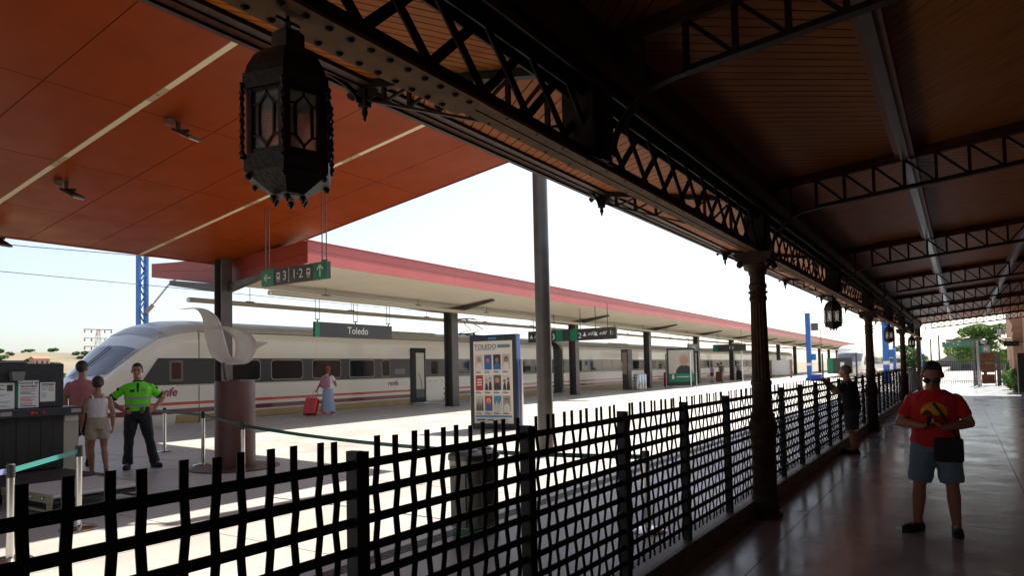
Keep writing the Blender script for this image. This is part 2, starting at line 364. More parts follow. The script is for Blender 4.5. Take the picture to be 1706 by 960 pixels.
# weather skin above the boards
b = MB(); Y0, Y1 = -14., 44.6
for xa, xb, zf in ((-4.12,-1.99,zc_out),(-2.01,2.95,zc_in)):
    b.ext([(xa,Y0),(xb,Y0),(xb,Y1),(xa,Y1)], lambda x, y: (x,y,zf(x)+.03), lambda x, y: (x,y,zf(x)+.10+(.12 if xa < -4 else 0)))
b.build('roof_sheet', mat('roof_zinc', (.16,.10,.08), .6, .2), mq)
# fascia with its mouldings
for nm, x0, x1, z0, z1, m in (('fascia',-4.1,-4.02,4.15,4.40,WOODB),('fascia_moulding',-4.15,-4.102,4.13,4.19,IRONB),('soffit_border',-4.02,-3.935,4.165,4.205,IRONB),('gutter_lip',-4.17,-4.102,4.34,4.42,IRONB)):
    MB().box(x0,x1,Y0,Y1,z0,z1).build(nm, m, mq)
MB().box(-2.115,-2.06,Y0,Y1,3.80,3.86).build('wall_plate', WOODB, mq)
# inner frieze between girder and ceiling
b = MB(); b.ext([(-1.9,3.70),(-1.86,3.70),(-1.80,3.80),(-1.78,3.965),(-1.92,3.965)], lambda x, z: (x,Y0,z), lambda x, z: (x,Y1,z)); b.build('frieze_board', WOODB, mq)
for x, z in ((-1.885,3.715),(-1.835,3.80)): MB().box(x-.02,x+.035,Y0,Y1,z-.012,z+.012).build('frieze_moulding', IRONB, mq)
# girder: two bottom plates, top plates, angles, X lattice
for x0, x1 in ((-2.078,-2.006),(-1.994,-1.922)):
    MB().box(x0,x1,Y0,Y1,3.12,3.14).build('bottom_flange', FLANGE, mq)
MB().box(-2.075,-1.925,Y0,Y1,3.141,3.15).build('flange_plate', IRON, mq)
for x in (-2.045,-1.955): MB().box(x-.006,x+.006,Y0,Y1,3.15,3.215).build('bottom_angle', IRON, mq)
for x in (-2.045,-1.955): MB().box(x-.006,x+.006,Y0,Y1,3.545,3.61).build('top_angle', IRON, mq)
MB().box(-2.13,-1.87,Y0,Y1,3.61,3.635).build('top_flange', IRON, mq)
MB().box(-2.10,-1.90,Y0,Y1,3.636,3.70).build('top_beam', WOODB, mq)
MB().box(-1.872,-1.862,Y0,Y1,3.60,3.64).build('top_edge_angle', IRONB, mq)
PL = .427
def lat(y0, up, x): return MB().bar((x,0,3.185 if up else 3.58),(x,PL,3.58 if up else 3.185),.012,.052,up=(0,1,0) if False else (0,0,1))
mu = lat(0, True, -2.038).mesh('lattice_bar', IRON, (-2.038,0,3.38)); md = lat(0, False, -1.962).mesh('lattice_bar', IRON, (-1.962,0,3.38))
ny = -1.9
while ny < 44:
    inst(mu, 'lattice_bar', mq, (-2.038,ny,3.38)); inst(md, 'lattice_bar', mq, (-1.962,ny,3.38)); ny += PL
# riveted splice plate on the near flange
MB().box(-2.10,-1.90,.3,2.72,3.108,3.119).build('splice_plate', FLANGE, mq)
rv = MB(); rv.lathe([(.017,3.108),(.0165,3.103),(.012,3.097),(.004,3.094)], 0, 0, 10); rvm = rv.mesh('rivet', IRON, (0,0,3.108), 60)
k = 0; y = .7
while y < 2.68:
    for x in ((-2.07,) if k % 2 == 0 else (-1.945,)): inst(rvm, 'rivet', mq, (x,y,3.1085))
    k += 1; y += .055
rv2 = MB()
for j in range(40):
    yy = 2.95+j*.30
    for x in (-2.06,-1.94): rv2.ball((x,yy,3.12), .009, .009, .006, 6, 4)
rv2.build('rivets', IRON, mq, kind='stuff')
# girder posts, trusses, brackets
GP = MB().box(-2.11,-1.89,-.14,.14,3.142,3.70).box(-2.13,-1.87,-.05,.05,3.145,3.72)
for sy in (-.13,.13): GP.tube([(-1.89,sy,3.2),(-1.89,sy,3.6)], .018, 8)
gpm = GP.mesh('girder_post', IRON, (-2,0,3.12))
NV = 14; XA, XB = -1.32, 2.8; dxv = (XB-XA)/NV; zb = lambda x: 3.58+.09*(x+1.32); zt = lambda x: zb(x)+.335
ch = MB(); ch.bar((XA-.02,0,zb(XA)),(XB,0,zb(XB)),.07,.014); ch.bar((XA,0,zb(XA)+.02),(XB,0,zb(XB)+.02),.012,.045)
chm = ch.mesh('bottom_chord', IRON, (0,0,0))
tp = MB(); tp.bar((-1.85,0,zt(-1.85)+.04),(XB,0,zt(XB)+.04),.11,.07); tp.bar((-1.85,0,zt(-1.85)-.01),(XB,0,zt(XB)-.01),.05,.03); tpm = tp.mesh('top_chord', WOODB, (0,0,0))
arc = MB(); apts = []
for i in range(13):
    t = R(90*i/12); apts.append((-1.32-.50*math.sin(t), 0, 3.58-.42*(1-math.cos(t))))
arc.path(apts, .06, .016); arc.bar((-1.56,0,3.53),(-1.80,0,3.86),.03,.03); arc.bar((-1.60,0,zt(-1.6)),(-1.60,0,3.51),.028,.028); arc.bar((-1.78,0,3.30),(-1.60,0,3.5),.02,.02)
arcm = arc.mesh('curved_brace', IRON, (0,0,0), 40)
vm = MB().box(-.016,.016,-.02,.02,0,.335).mesh('vertical', IRON); dm1 = MB().bar((0,0,.33),(dxv,0,.01+.09*dxv),.024,.026).mesh('diagonal', IRON); dm2 = MB().bar((0,0,.01),(dxv,0,.33+.09*dxv),.024,.026).mesh('diagonal', IRON)
dm3 = MB().bar((0,.018,.01),(dxv,.018,.33+.09*dxv),.016,.02).mesh('diagonal', IRON)
# overhang bracket
bk = MB(); zl = lambda x: 3.60+.375*(-2.8-x) if x < -2.8 else 3.60-.16*math.sin((x+2.8)/.62*math.pi/2)
bp = [(-4.02+i*.06,0,zl(-4.02+i*.06)) for i in range(31)]
bk.path(bp, .045, .02); bk.bar((-4.02,0,zc_out(-4.02)-.035),(-2.15,0,zc_out(-2.15)-.035),.07,.06)
bkm = bk.mesh('bracket_chord', IRON, (0,0,0), 40)
bvx = [-3.82,-3.55,-3.26,-2.95,-2.62,-2.3]
bvm = []
for i, x in enumerate(bvx):
    q = MB().box(x-.016,x+.016,-.015,.015,zl(x)+.008,zc_out(x)-.06)
    x2 = bvx[i+1] if i < 5 else None
    qd = MB().bar((x,0,zl(x)+.01),(x2,0,zc_out(x2)-.07),.02,.022).mesh('bracket_diagonal', IRON) if x2 else None
    bvm.append((q.mesh('bracket_vertical', IRON), qd))
cb = MB(); cb.box(-4.08,-4.0,-.035,.035,4.0,4.2)
cb.ext([(-4.1,4.2),(-4.14,4.15),(-4.2,4.10),(-4.22,4.14),(-4.16,4.2)], lambda x, z: (x,-.03,z), lambda x, z: (x,.03,z))
cb.ext([(-3.98,4.2),(-3.86,4.2),(-3.91,4.12),(-3.98,4.06)], lambda x, z: (x,-.025,z), lambda x, z: (x,.025,z))
cb.lathe([(.035,4.0),(.02,3.985),(.026,3.965),(.026,3.945),(.012,3.91),(.014,3.90),(.004,3.88)], -4.04, 0, 10); cbm = cb.mesh('corbel_pendant', IRON, (0,0,0), 40)
# curved valance brace along the fascia each side of a corbel
vb = MB()
for s in (-1,1):
    vb.path([(-4.06,s*(.05+.42*(1-math.cos(R(9*i)))),4.03+.14*math.sin(R(9*i))) for i in range(11)], .04, .018, up=(1,0,0))
vbm = vb.mesh('corbel_brace', IRON, (0,0,0), 40)
for ty in T[2:]:
    inst(gpm, 'girder_post', mq, (-2,ty,3.12))
    o = bpy.data.objects.new('truss', chm); COL.objects.link(o); o.parent = mq; o.location = Vector((0,ty,0))-ORG[mq]; ORG[o] = Vector((0,0,0))
    for nm, mm in (('top_chord',tpm),('curved_brace',arcm)): inst(mm, nm, o, (0,0,0))
    for i in range(NV+1):
        x = XA+i*dxv; inst(vm, 'vertical', o, (x,0,zb(x)))
        if i < NV:
            inst(dm1 if x < .45 else dm2, 'diagonal', o, (x,0,zb(x)))
            if ty > 43: inst(dm2 if x < .45 else dm1, 'diagonal', o, (x,.03,zb(x)))
    o = bpy.data.objects.new('bracket', bkm); COL.objects.link(o); o.parent = mq; o.location = Vector((0,ty,0))-ORG[mq]; ORG[o] = Vector((0,0,0))
    inst(cbm, 'corbel_pendant', o, (0,0,0)); inst(vbm, 'corbel_brace', o, (0,0,0))
    for q, qd in bvm:
        inst(q, 'bracket_vertical', o, (0,0,0))
        if qd: inst(qd, 'bracket_diagonal', o, (0,0,0))
# purlins with a pale duct under each
for px in (-.42, 1.07):
    z = zc_in(px)
    MB().box(px-.09,px+.09,Y0,Y1,z-.085,z+.012).build('purlin', mat('purlin_timber', (.16,.05,.015), .45, col2=(.09,.028,.01), nscale=6, spec=.2), mq)
    for k in range(int((Y1-Y0)/2.93)): MB().box(px-.04,px+.04,Y0+k*2.93+.003,Y0+(k+1)*2.93-.003,z-.105,z-.086).build('purlin_duct', mat('duct_pale', (.10,.07,.055), .3, col2=(.07,.045,.035), nscale=3), mq)
# building wall on the walkway's other side
WALLM = mat('building_render', (.42,.24,.14), .8, col2=(.34,.18,.10), nscale=3, bump=.2)
bw = thing('station_building', 'warm brick station building with pilaster at the end of the walkway', 'building', (2.8,20,0))
MB().box(2.8,3.3,-16,46.2,0,5.2).build('wall', WALLM, bw)
MB().box(2.78,2.799,-16,46.2,0,1.1).build('dado', mat('dado_stone', (.16,.12,.10), .7, col2=(.2,.15,.12)), bw)
pil = MB(); 
for z0, z1, e in ((0,.5,.10),(.5,3.3,.0),(3.3,3.42,.07),(3.42,3.78,.02),(3.78,3.9,.08),(3.9,4.06,.13)): pil.box(2.36-e,3.3,46.2-e,47.3+e,z0,z1)
pil.build('pilaster', mat('pilaster_stone', (.55,.36,.24), .8, col2=(.46,.29,.19), nscale=4, bump=.2), bw)
pil2 = MB()
for x0, x1, y0, y1 in ((2.34,2.36,46.35,46.55),(2.34,2.36,46.95,47.15)): pil2.box(x0,x1,y0,y1,.7,3.1)
pil2.build('pilaster_fillet', mat('pilaster_trim', (.62,.42,.29), .8), bw)
MB().box(2.8,3.3,47.3,62,0,5.2).build('wing_wall', WALLM, bw)
for k in range(5):
    wn_ = MB().box(2.77,2.80,-8+k*11.,-6.6+k*11.,0,2.6).build('door', mat('green_door', (.03,.05,.035), .5), bw)
    MB().box(2.755,2.769,-7.9+k*11.,-6.7+k*11.,1.2,2.5).build('pane', GLASSD, wn_)

# ------------------------------------------------------------------ cast iron columns
def column(y, label):
    c = thing('cast_iron_column', label, 'column', (-2.,y,0), 'columns under the girder')
    b = MB(); b.box(-2.155,-1.845,y-.155,y+.155,0,.06); b.lathe([(.155,.06),(.155,.24),(.145,.27),(.15,.285),(.135,.31)], -2, y, 24); b.build('plinth', IRONB, c, smooth=35)
    b = MB(); b.lathe([(.135,.31),(.132,.86),(.145,.88),(.145,.92),(.138,.935),(.16,1.0),(.168,1.05),(.16,1.10),(.135,1.16),(.14,1.18),(.14,1.21),(.12,1.24),(.115,1.30)], -2, y, 28); b.build('pedestal', IRONB, c, smooth=35)
    b = MB(); b.lathe([(.112,1.30),(.110,1.55),(.12,1.565),(.12,1.60),(.106,1.62),(.103,1.66),(.09,2.55)], -2, y, 32, flute=(1.61,2.56,.90)); b.build('shaft', IRONB, c, smooth=20)
    b = MB(); b.lathe([(.09,2.55),(.102,2.57),(.102,2.60),(.092,2.62),(.094,2.70),(.104,2.72),(.104,2.75),(.09,2.77),(.088,2.86),(.10,2.875),(.10,2.90)], -2, y, 28); b.build('necking', IRONB, c, smooth=30)
    b = MB()
    for k in range(10):
        a = 2*math.pi*k/10; b.ball((-2+.104*math.cos(a), y+.104*math.sin(a), 2.66), .014, n=6, k=4)
    b.build('bead_ring', IRONB, c, kind='stuff')
    b = MB(); b.lathe([(.10,2.90),(.115,2.93),(.15,2.97),(.165,2.985),(.165,3.0)], -2, y, 24)
    for s, z0, z1 in ((.17,3.0,3.03),(.20,3.03,3.075),(.215,3.075,3.118)): b.box(-2-s,-2+s,y-s,y+s,z0,z1)
    for sx in (-1,1):
        for sy in (-1,1): b.ball((-2+sx*.16,y+sy*.16,2.99), .04, .04, .045, 8, 6)
    b.build('capital', IRONB, c, smooth=35)
column(8.4, 'nearest brown cast iron column, tallest in view, in front of the woven fence')
column(20.0, 'second brown cast iron column, beside the man leaning on the fence')
column(32.0, 'third brown cast iron column along the walkway')
column(44.1, 'farthest brown cast iron column, half in sunlight')

# ------------------------------------------------------------------ lanterns
LGL = mat('old_lantern_glass', (.93,.91,.86), .22, 0, col2=(.66,.60,.50), nscale=9, nlo=.5, nhi=.8, trans=.86)
LIRON = mat('lantern_iron', (.02,.016,.014), .5, .4, col2=(.04,.026,.02), nscale=20, bump=.2)
def lantern(y, label):
    z = 2.44; L = thing('hanging_lantern', label, 'lantern', (-2.,y,z), 'iron lanterns hung from the girder')
    NS = 6; r = .160; a0 = math.atan2(-y, 2.)-R(6)
    V = lambda k, rr, zz: (-2+rr*math.cos(a0+2*math.pi*k/NS), y+rr*math.sin(a0+2*math.pi*k/NS), zz)
    b = MB(); b.lathe([(.045,z+.0),(.065,z+.005),(.150,z+.058),(.163,z+.065),(.163,z+.125),(.145,z+.13)], -2, y, NS, a0=a0); b.build('lower_band', LIRON, L)
    b = MB(); b.lathe([(.145,z+.36),(.166,z+.356),(.166,z+.41),(.158,z+.415),(.15,z+.445),(.125,z+.49),(.09,z+.52),(.055,z+.533)], -2, y, NS, a0=a0); b.build('upper_band', LIRON, L)
    b = MB(); b.lathe([(.058,z+.53),(.058,z+.60),(.045,z+.61),(.02,z+.615)], -2, y, 4, a0=a0); b.build('chimney_cap', LIRON, L)
    b = MB(); b.tube([(-2+.012*math.sin(R(i*45)), y, z+.615+.018*(1-math.cos(R(i*45)))) for i in range(9)], .005, 6)
    b.bar((-2,y-.05,z+.645),(-2,y+.05,z+.645),.012,.012); b.tube([(-2,y,z+.61),(-2,y,3.108)], .007, 6); b.build('hook', LIRON, L)
    for k in range(NS):
        p, q = Vector(V(k,r-.022,0)), Vector(V(k+1,r-.022,0)); d = (q-p); n_ = Vector((d.y,-d.x,0)).normalized()
        pt = lambda u, zz, o=0: tuple(p+d*u+n_*o+Vector((0,0,zz)))
        g = MB(); g.add([pt(.06,z+.135),pt(.94,z+.135),pt(.94,z+.355),pt(.06,z+.355),pt(.06,z+.135,-.005),pt(.94,z+.135,-.005),pt(.94,z+.355,-.005),pt(.06,z+.355,-.005)], [(0,1,2,3),(7,6,5,4),(0,4,5,1),(1,5,6,2),(2,6,7,3),(3,7,4,0)])
        gp = g.build('glass_pane', LGL, L)
        c = MB()
        for u in (.04,.96): c.bar(pt(u,z+.125),pt(u,z+.365),.022,.022)
        for zz in (.135,.355): c.bar(pt(0,z+zz),pt(1,z+zz),.02,.018)
        c.build('frame', LIRON, gp)
        c = MB()
        hx = [(.28,.19),(.5,.155),(.72,.19),(.72,.30),(.5,.335),(.28,.30)]
        for (u0,z0),(u1,z1) in zip(hx, hx[1:]+hx[:1]): c.bar(pt(u0,z+z0,.004),pt(u1,z+z1,.004),.008,.008)
        for u0,z0,u1,z1 in ((.5,.135,.5,.155),(.5,.335,.5,.355),(.06,.19,.28,.19),(.06,.30,.28,.30),(.72,.19,.94,.19),(.72,.30,.94,.30)): c.bar(pt(u0,z+z0,.004),pt(u1,z+z1,.004),.007,.007)
        c.build('lead_came', LIRON, gp)
        t = MB(); ctr = Vector(V(k,r+.008,0)); rings = []
        for i in range(25):
            a = i*R(75); zz = z+.105+.27*i/24
            rings.append([ctr+Vector((.011*math.cos(a+R(90)*j)*(1 if j%2 else .5), .011*math.sin(a+R(90)*j)*(1 if j%2 else .5), zz)) for j in range(4)])
        t.loft(rings); t.build('twisted_rod', LIRON, L)
        t = MB(); t.ball(V(k,.148,z+.048), .012, n=6, k=4); t.build('bead', LIRON, L); t = MB(); t.ball(V(k,.058,z-.012), .014, n=6, k=4); t.tube([V(k,.058,z),V(k,.058,z-.03)], .005, 5); t.build('pendant', LIRON, L)
lantern(1.6, 'large dark iron lantern with leaded panes hanging at the upper left')
lantern(14.1, 'second iron lantern, against the white sky left of the leaning man\'s column')
lantern(26.0, 'third iron lantern, in front of the blue mast')
lantern(38.2, 'smallest and farthest iron lantern along the girder')

# ------------------------------------------------------------------ woven fence
FX = -2.17; fz0 = ZP+.012; RAILS = [1.41-.12*k for k in range(10)]
fn = thing('woven_fence', 'black woven iron strip fence along the walkway edge', 'fence', (FX,8.,fz0))
pm = MB().box(-.032,.032,-.036,.0,0,1.47-fz0).box(-.032,.032,.003,.036,0,1.465-fz0).mesh('post', FENCE)
NP = 32
for i in range(-1, NP+1): inst(pm, 'post', fn, (FX,.72+1.36*i,fz0))
rm = MB().box(-.004,.004,0,1.36*2-.0,-.02,.02).mesh('rail', FENCE)
for i in range(-1, NP, 2):
    for k, z in enumerate(RAILS): inst(rm, 'rail', fn, (FX+(.0004*(k%2)),.72+1.36*i,z))
rnd = random.Random(5)
def woven(ph):
    zs = [1.52]+RAILS+[RAILS[-1]-.08]; rings = []
    for j, z in enumerate(zs):
        if j == 0: xo = .009*(1 if ph % 2 == 0 else -1)*-.9
        elif j == len(zs)-1: xo = 0.
        else: xo = .0075*(1 if (j+ph) % 2 == 0 else -1)
        rings.append([(xo-.003,-.0165,z),(xo+.003,-.0165,z),(xo+.003,.0165,z),(xo-.003,.0165,z)])
    return MB().loft(rings[::-1])
wm = [woven(0).mesh('strip', FENCE), woven(1).mesh('strip', FENCE)]
farb = MB(); cnt = 0
for i in range(-1, NP):
    for j in range(1, 12):
        y = .72+1.36*i+j*1.36/12; cnt += 1
        if i < 26: inst(wm[cnt % 2], 'strip', fn, (FX,y+rnd.uniform(-.006,.006),rnd.uniform(-.006,.006)+0), (rnd.uniform(-.012,.012),0,rnd.uniform(-.1,.1)))
        else:
            w_ = woven(cnt % 2); farb.add([(FX+v[0],y+v[1],v[2]) for v in w_.v], w_.f)
farb.build('strips', FENCE, fn, kind='stuff')

# ------------------------------------------------------------------ red canopy over the concourse
zr = lambda x: 5.5+.135*(x+19.35)
REDP = mat('red_canopy_panel', (.235,.037,.004), .36, 0, col2=(.20,.031,.0035), nscale=1.1, bump=.03, bscale=8, rvar=.06, spec=.06)
rc = thing('red_canopy', 'orange-red panelled canopy over the concourse at the upper left', 'canopy', (-14,6,zr(-14)))
xj = [-19.95,-17.56,-14.74,-11.86,-8.95,-7.1]; yj = [13.75]+[12.1-1.46*i for i in range(19)]
for x0, x1 in zip(xj, xj[1:]):
    for y1, y0 in zip(yj, yj[1:]):
        st = any(abs(y1-s) < .01 for s in (10.64,6.26,1.88,-2.5)); sb = any(abs(y0-s) < .01 for s in (10.64,6.26,1.88,-2.5))
        a, c = y0+(.06 if sb else .008), y1-(.06 if st else .008)
        b = MB(); b.ext([(x0+.008,a),(x1-.008,a),(x1-.008,c),(x0+.008,c)], lambda x, y: (x,y,zr(x)), lambda x, y: (x,y,zr(x)+.015)); b.build('panel', REDP, rc)
b = MB(); b.ext([(xj[0],yj[-1]),(xj[-1],yj[-1]),(xj[-1],yj[0]),(xj[0],yj[0])], lambda x, y: (x,y,zr(x)+.02), lambda x, y: (x,y,zr(x)+.2)); b.build('roof_slab', mat('canopy_dark', (.05,.02,.012), .8), rc)
for y in (10.64,6.26,1.88,-2.5):
    b = MB(); b.ext([(xj[0]+.02,y-.054),(-7.12,y-.054),(-7.12,y+.054),(xj[0]+.02,y+.054)], lambda x, y: (x,y,zr(x)-.004), lambda x, y: (x,y,zr(x)+.012)); s = b.build('light_strip', mat('strip_cream', (.62,.52,.34), .5), rc)
    for x in (-18.4,-14.74,-11.2):
        b = MB(); b.ext([(x-.28,y-.055),(x+.28,y-.055),(x+.28,y+.055),(x-.28,y+.055)], lambda x, y: (x,y,zr(x)-.007), lambda x, y: (x,y,zr(x)-.0045)); b.build('strip_joiner', mat('joiner', (.36,.27,.17), .5), s)
        b = MB(); b.lathe([(.028,zr(x)-.018),(.028,zr(x)-.008)], x, y, 12); b.build('sensor', mat('sensor_orange', (.5,.16,.03), .5), s)
for nm, pl in (('edge_trim',[(xj[0]-.03,yj[-1]),(xj[0]-.002,yj[-1]),(xj[0]-.002,yj[0]),(xj[0]-.03,yj[0])]),('end_trim',[(xj[0],yj[0]+.002),(xj[-1],yj[0]+.002),(xj[-1],yj[0]+.03),(xj[0],yj[0]+.03)])):
    b = MB(); b.ext(pl, lambda x, y: (x,y,zr(x)-.02), lambda x, y: (x,y,zr(x)+.21)); b.build(nm, mat('trim_red', (.25,.03,.012), .4), rc)
for px, py in ((-19.37,12.93),(-19.3,-1.5)):
    b = MB(); b.box(px-.19,px-.16,py-.19,py+.19,ZP,zr(px)-.03); b.box(px+.16,px+.19,py-.19,py+.19,ZP,zr(px)-.0); b.box(px-.16,px+.16,py-.012,py+.012,ZP,zr(px)-.0); b.build('post', DKSTEEL, rc)
FL = mat('flood_lens', (.75,.74,.68), .3)
def floodlight(x, y, label):
    z = zr(x); f = thing('floodlight', label, 'floodlight', (x,y,z), 'floodlights under the red canopy', scale=1.1)
    MB().lathe([(.07,z-.005),(.07,z-.09),(.04,z-.11)], x-.0, y-.15, 12).build('junction_box', mat('jbox', (.12,.07,.05), .6), f)
    MB().box(x-.02,x+.02,y-.03,y+.03,z-.18,z).bar((x,y,z-.16),(x+.16,y+.1,z-.16),.03,.05).build('bracket', BLACK, f)
    b = MB(); b.bar((x+.02,y-.02,z-.17),(x+.40,y+.05,z-.36),.26,.05); b.build('housing', BLACK, f, bevel=.01)
    b = MB(); b.bar((x+.16,y+.005,z-.272),(x+.375,y+.045,z-.379),.19,.012); b.build('lens', FL, f)
floodlight(-11.87,7.02,'black floodlight under the red canopy beside the large lantern')
floodlight(-15.68,6.80,'black floodlight under the red canopy, middle of the three')
floodlight(-19.6,6.94,'black floodlight at the left edge of the photo under the canopy rim')

# ------------------------------------------------------------------ hanging direction sign
def arrow(b, c, ang, s, right, up):
    c = Vector(c); r_, u_ = Vector(right), Vector(up)
    def P(u, v): a = math.cos(ang)*u-math.sin(ang)*v; e = math.sin(ang)*u+math.cos(ang)*v; return c+r_*(a*s)+u_*(e*s)
    n_ = r_.cross(u_)
    for p, q in (((-.5,0),(.48,0)),((.5,0),(.1,.36)),((.5,0),(.1,-.36))): b.bar(P(*p), P(*q), .12*s, .004, up=n_)
def train_icon(b, c, s, right, up):
    c = Vector(c); r_, u_ = Vector(right), Vector(up); n_ = r_.cross(u_)
    b.ext(rrect(-.3,.3,-.32,.5,.14), lambda u, v: tuple(c+r_*u*s+u_*v*s), lambda u, v: tuple(c+r_*u*s+u_*v*s+n_*.003))
    b.bar(c+r_*(-.3*s)-u_*.5*s, c+r_*.3*s-u_*.5*s, .06*s, .003, up=n_)
def train_icon2(b, c, s, right, up):
    c = Vector(c); r_, u_ = Vector(right), Vector(up); n_ = r_.cross(u_)
    for (a, bb_, cc, dd) in ((-.2,.2,.05,.3),(-.2,-.08,-.22,-.1),(.08,.2,-.22,-.1)):
        b.ext([(a,cc),(bb_,cc),(bb_,dd),(a,dd)], lambda u, v: tuple(c+r_*u*s+u_*v*s+n_*.0035), lambda u, v: tuple(c+r_*u*s+u_*v*s+n_*.005))
DSX = lambda x: x*1.2955; DSZ = lambda z: 1.8+(z-1.8)*1.2955; YS_ = 11.14
ds = thing('direction_sign', 'green and charcoal hanging sign with arrows and platform numbers 3 and 1 2', 'sign', (-13.73,YS_,4.08))
MB().box(-14.96,-12.5,YS_-.05,YS_+.05,4.08,4.49).build('board', SIGNG, ds)
for x0, x1 in ((-14.96,-14.47),(-12.99,-12.5)): MB().box(x0-.001,x1+.001,YS_-.064,YS_-.052,4.079,4.491).build('green_field', GREENS, ds)
MB().box(-13.90,-13.893,YS_-.062,YS_-.051,4.11,4.46).build('divider', SIGNW, ds)
for c_, an, s_ in ((-14.715,math.pi,.26),(-12.745,math.pi/2,.285)):
    b = MB(); arrow(b, (c_,YS_-.068,4.285), an, s_, (1,0,0), (0,0,1)); b.build('arrow', SIGNW, ds)
for c_ in (-14.30,-13.17):
    b = MB(); train_icon(b, (c_,YS_-.056,4.275), .22, (1,0,0), (0,0,1)); ic = b.build('train_symbol', SIGNW, ds)
    b = MB(); train_icon2(b, (c_,YS_-.056,4.275), .22, (1,0,0), (0,0,1)); b.build('symbol_cutout', SIGNG, ic)
text('lettering', '3', ds, (-14.06,YS_-.056,4.28), .325, SIGNW); text('lettering', '1·2', ds, (-13.57,YS_-.056,4.28), .325, SIGNW)
for x in (-14.8,-12.66):
    for o in (-.075,.075): MB().tube([(x+o,YS_,4.52),(x+o,YS_,zr(x)-.001)], .014, 8).build('hanger_rod', GREYST, ds)
    MB().box(x-.1,x+.1,YS_-.018,YS_+.018,4.515,4.54).box(x-.018,x+.018,YS_-.018,YS_+.018,4.49,4.52).build('hanger_clamp', GREYST, ds)

# ------------------------------------------------------------------ grey pole on the concourse
gp_ = thing('steel_pole', 'tall plain grey steel pole standing on the sunlit platform', 'pole', (-6.5,10.95,ZP))
MB().lathe([(.145,ZP),(.142,4.),(.13,8.6)], -6.5, 10.95, 24).build('shaft', GREYST, gp_, smooth=40)
MB().lathe([(.2,ZP),(.2,ZP+.02),(.155,ZP+.03)], -6.5, 10.95, 20).build('base_plate', GREYST, gp_, smooth=40)
b = MB(); b.tube([(-6.5,10.95,8.5),(-6.9,10.7,8.65)], .04, 8); b.box(-7.3,-6.85,10.5,10.75,8.62,8.7); b.build('lamp_head', GREYST, gp_)

# ------------------------------------------------------------------ island platform canopy
PX0 = -19.1; PY0, PY1 = 13.75, 330.
pc = thing('platform_canopy', 'long red-edged butterfly canopy with cream ribbed soffit over the train platform', 'canopy', (PX0,25.1,ZP), frame=True)
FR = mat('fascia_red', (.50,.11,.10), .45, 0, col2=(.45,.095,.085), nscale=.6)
SOF = mat('soffit_cream', (.68,.62,.50), .45, 0, col2=(.62,.56,.45), nscale=.5)
zs_n = lambda x: 4.70+(x-PX0)*(5.10-4.70)/(3.4); zs_f = lambda x: 4.70+(PX0-x)*(5.40-4.70)/(4.7)
yb_ = [PY0+7.2*i for i in range(45)]
for y0, y1 in zip(yb_, yb_[1:]):
    for z0, z1 in ((5.09,5.47),(5.478,5.75)):
        MB().box(-15.74,-15.70,y0+.004,y1-.004,z0,z1).build('fascia_panel', FR, pc)
MB().box(-15.76,-15.66,PY0,PY1,5.752,5.775).build('fascia_cap', mat('cap_red', (.42,.05,.05), .4), pc)
b = MB()
for (x0, x1, zf, n) in ((PX0,-15.75,zs_n,30),(-23.75,PX0,zs_f,38)):
    for i in range(n):
        a, c = x0+(x1-x0)*i/n, x0+(x1-x0)*(i+1)/n; g_ = (c-a)*.12
        b.ext([(a+g_,PY0+.03),(c-g_,PY0+.03),(c-g_,PY1),(a+g_,PY1)], lambda x, y: (x,y,zf(x)), lambda x, y: (x,y,zf(x)+.03))
b.build('soffit_ribs', SOF, pc, kind='stuff')
b = MB()
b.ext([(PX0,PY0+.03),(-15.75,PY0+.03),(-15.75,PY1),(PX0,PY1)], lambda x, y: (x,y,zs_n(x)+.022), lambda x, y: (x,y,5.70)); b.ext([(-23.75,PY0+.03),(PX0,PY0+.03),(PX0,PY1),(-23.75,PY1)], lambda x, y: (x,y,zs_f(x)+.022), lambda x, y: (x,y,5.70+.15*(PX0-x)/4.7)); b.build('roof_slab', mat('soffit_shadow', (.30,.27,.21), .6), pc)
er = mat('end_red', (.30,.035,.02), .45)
zmid_n = lambda x: zs_n(x)+(5.75-zs_n(x))*.42; zmid_f = lambda x: zs_f(x)+(5.88-zs_f(x))*.42
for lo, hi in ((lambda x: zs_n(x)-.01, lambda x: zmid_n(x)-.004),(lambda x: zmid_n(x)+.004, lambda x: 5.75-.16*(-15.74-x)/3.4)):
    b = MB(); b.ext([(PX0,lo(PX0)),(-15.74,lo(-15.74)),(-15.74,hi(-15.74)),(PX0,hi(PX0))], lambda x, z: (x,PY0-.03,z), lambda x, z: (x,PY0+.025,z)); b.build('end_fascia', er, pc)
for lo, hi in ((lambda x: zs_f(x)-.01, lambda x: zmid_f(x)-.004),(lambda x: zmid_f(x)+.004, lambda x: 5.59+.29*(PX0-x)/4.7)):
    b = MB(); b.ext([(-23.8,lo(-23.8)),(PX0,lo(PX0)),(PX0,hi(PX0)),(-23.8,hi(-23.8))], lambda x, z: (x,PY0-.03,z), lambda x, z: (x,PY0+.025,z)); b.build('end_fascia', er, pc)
MB().box(-23.8,-23.76,PY0,PY1,5.40,5.88).build('track_fascia', FR, pc)
pm_ = MB()
pm_.box(-.23,-.19,-.24,.24,0,4.5).box(.19,.23,-.24,.24,0,4.5).box(-.19,.19,-.02,.02,0,4.5).box(-.3,.3,-.3,.3,0,.015)
am = MB(); am.ext([(-3.0,4.92),(0,4.42),(2.4,4.88),(2.4,4.95),(0,4.70),(-3.0,5.1)], lambda x, z: (x,-.09,z-ZP), lambda x, z: (x,.09,z-ZP))
pmm, amm = pm_.mesh('post', DKSTEEL), am.mesh('cantilever_arm', DKSTEEL)
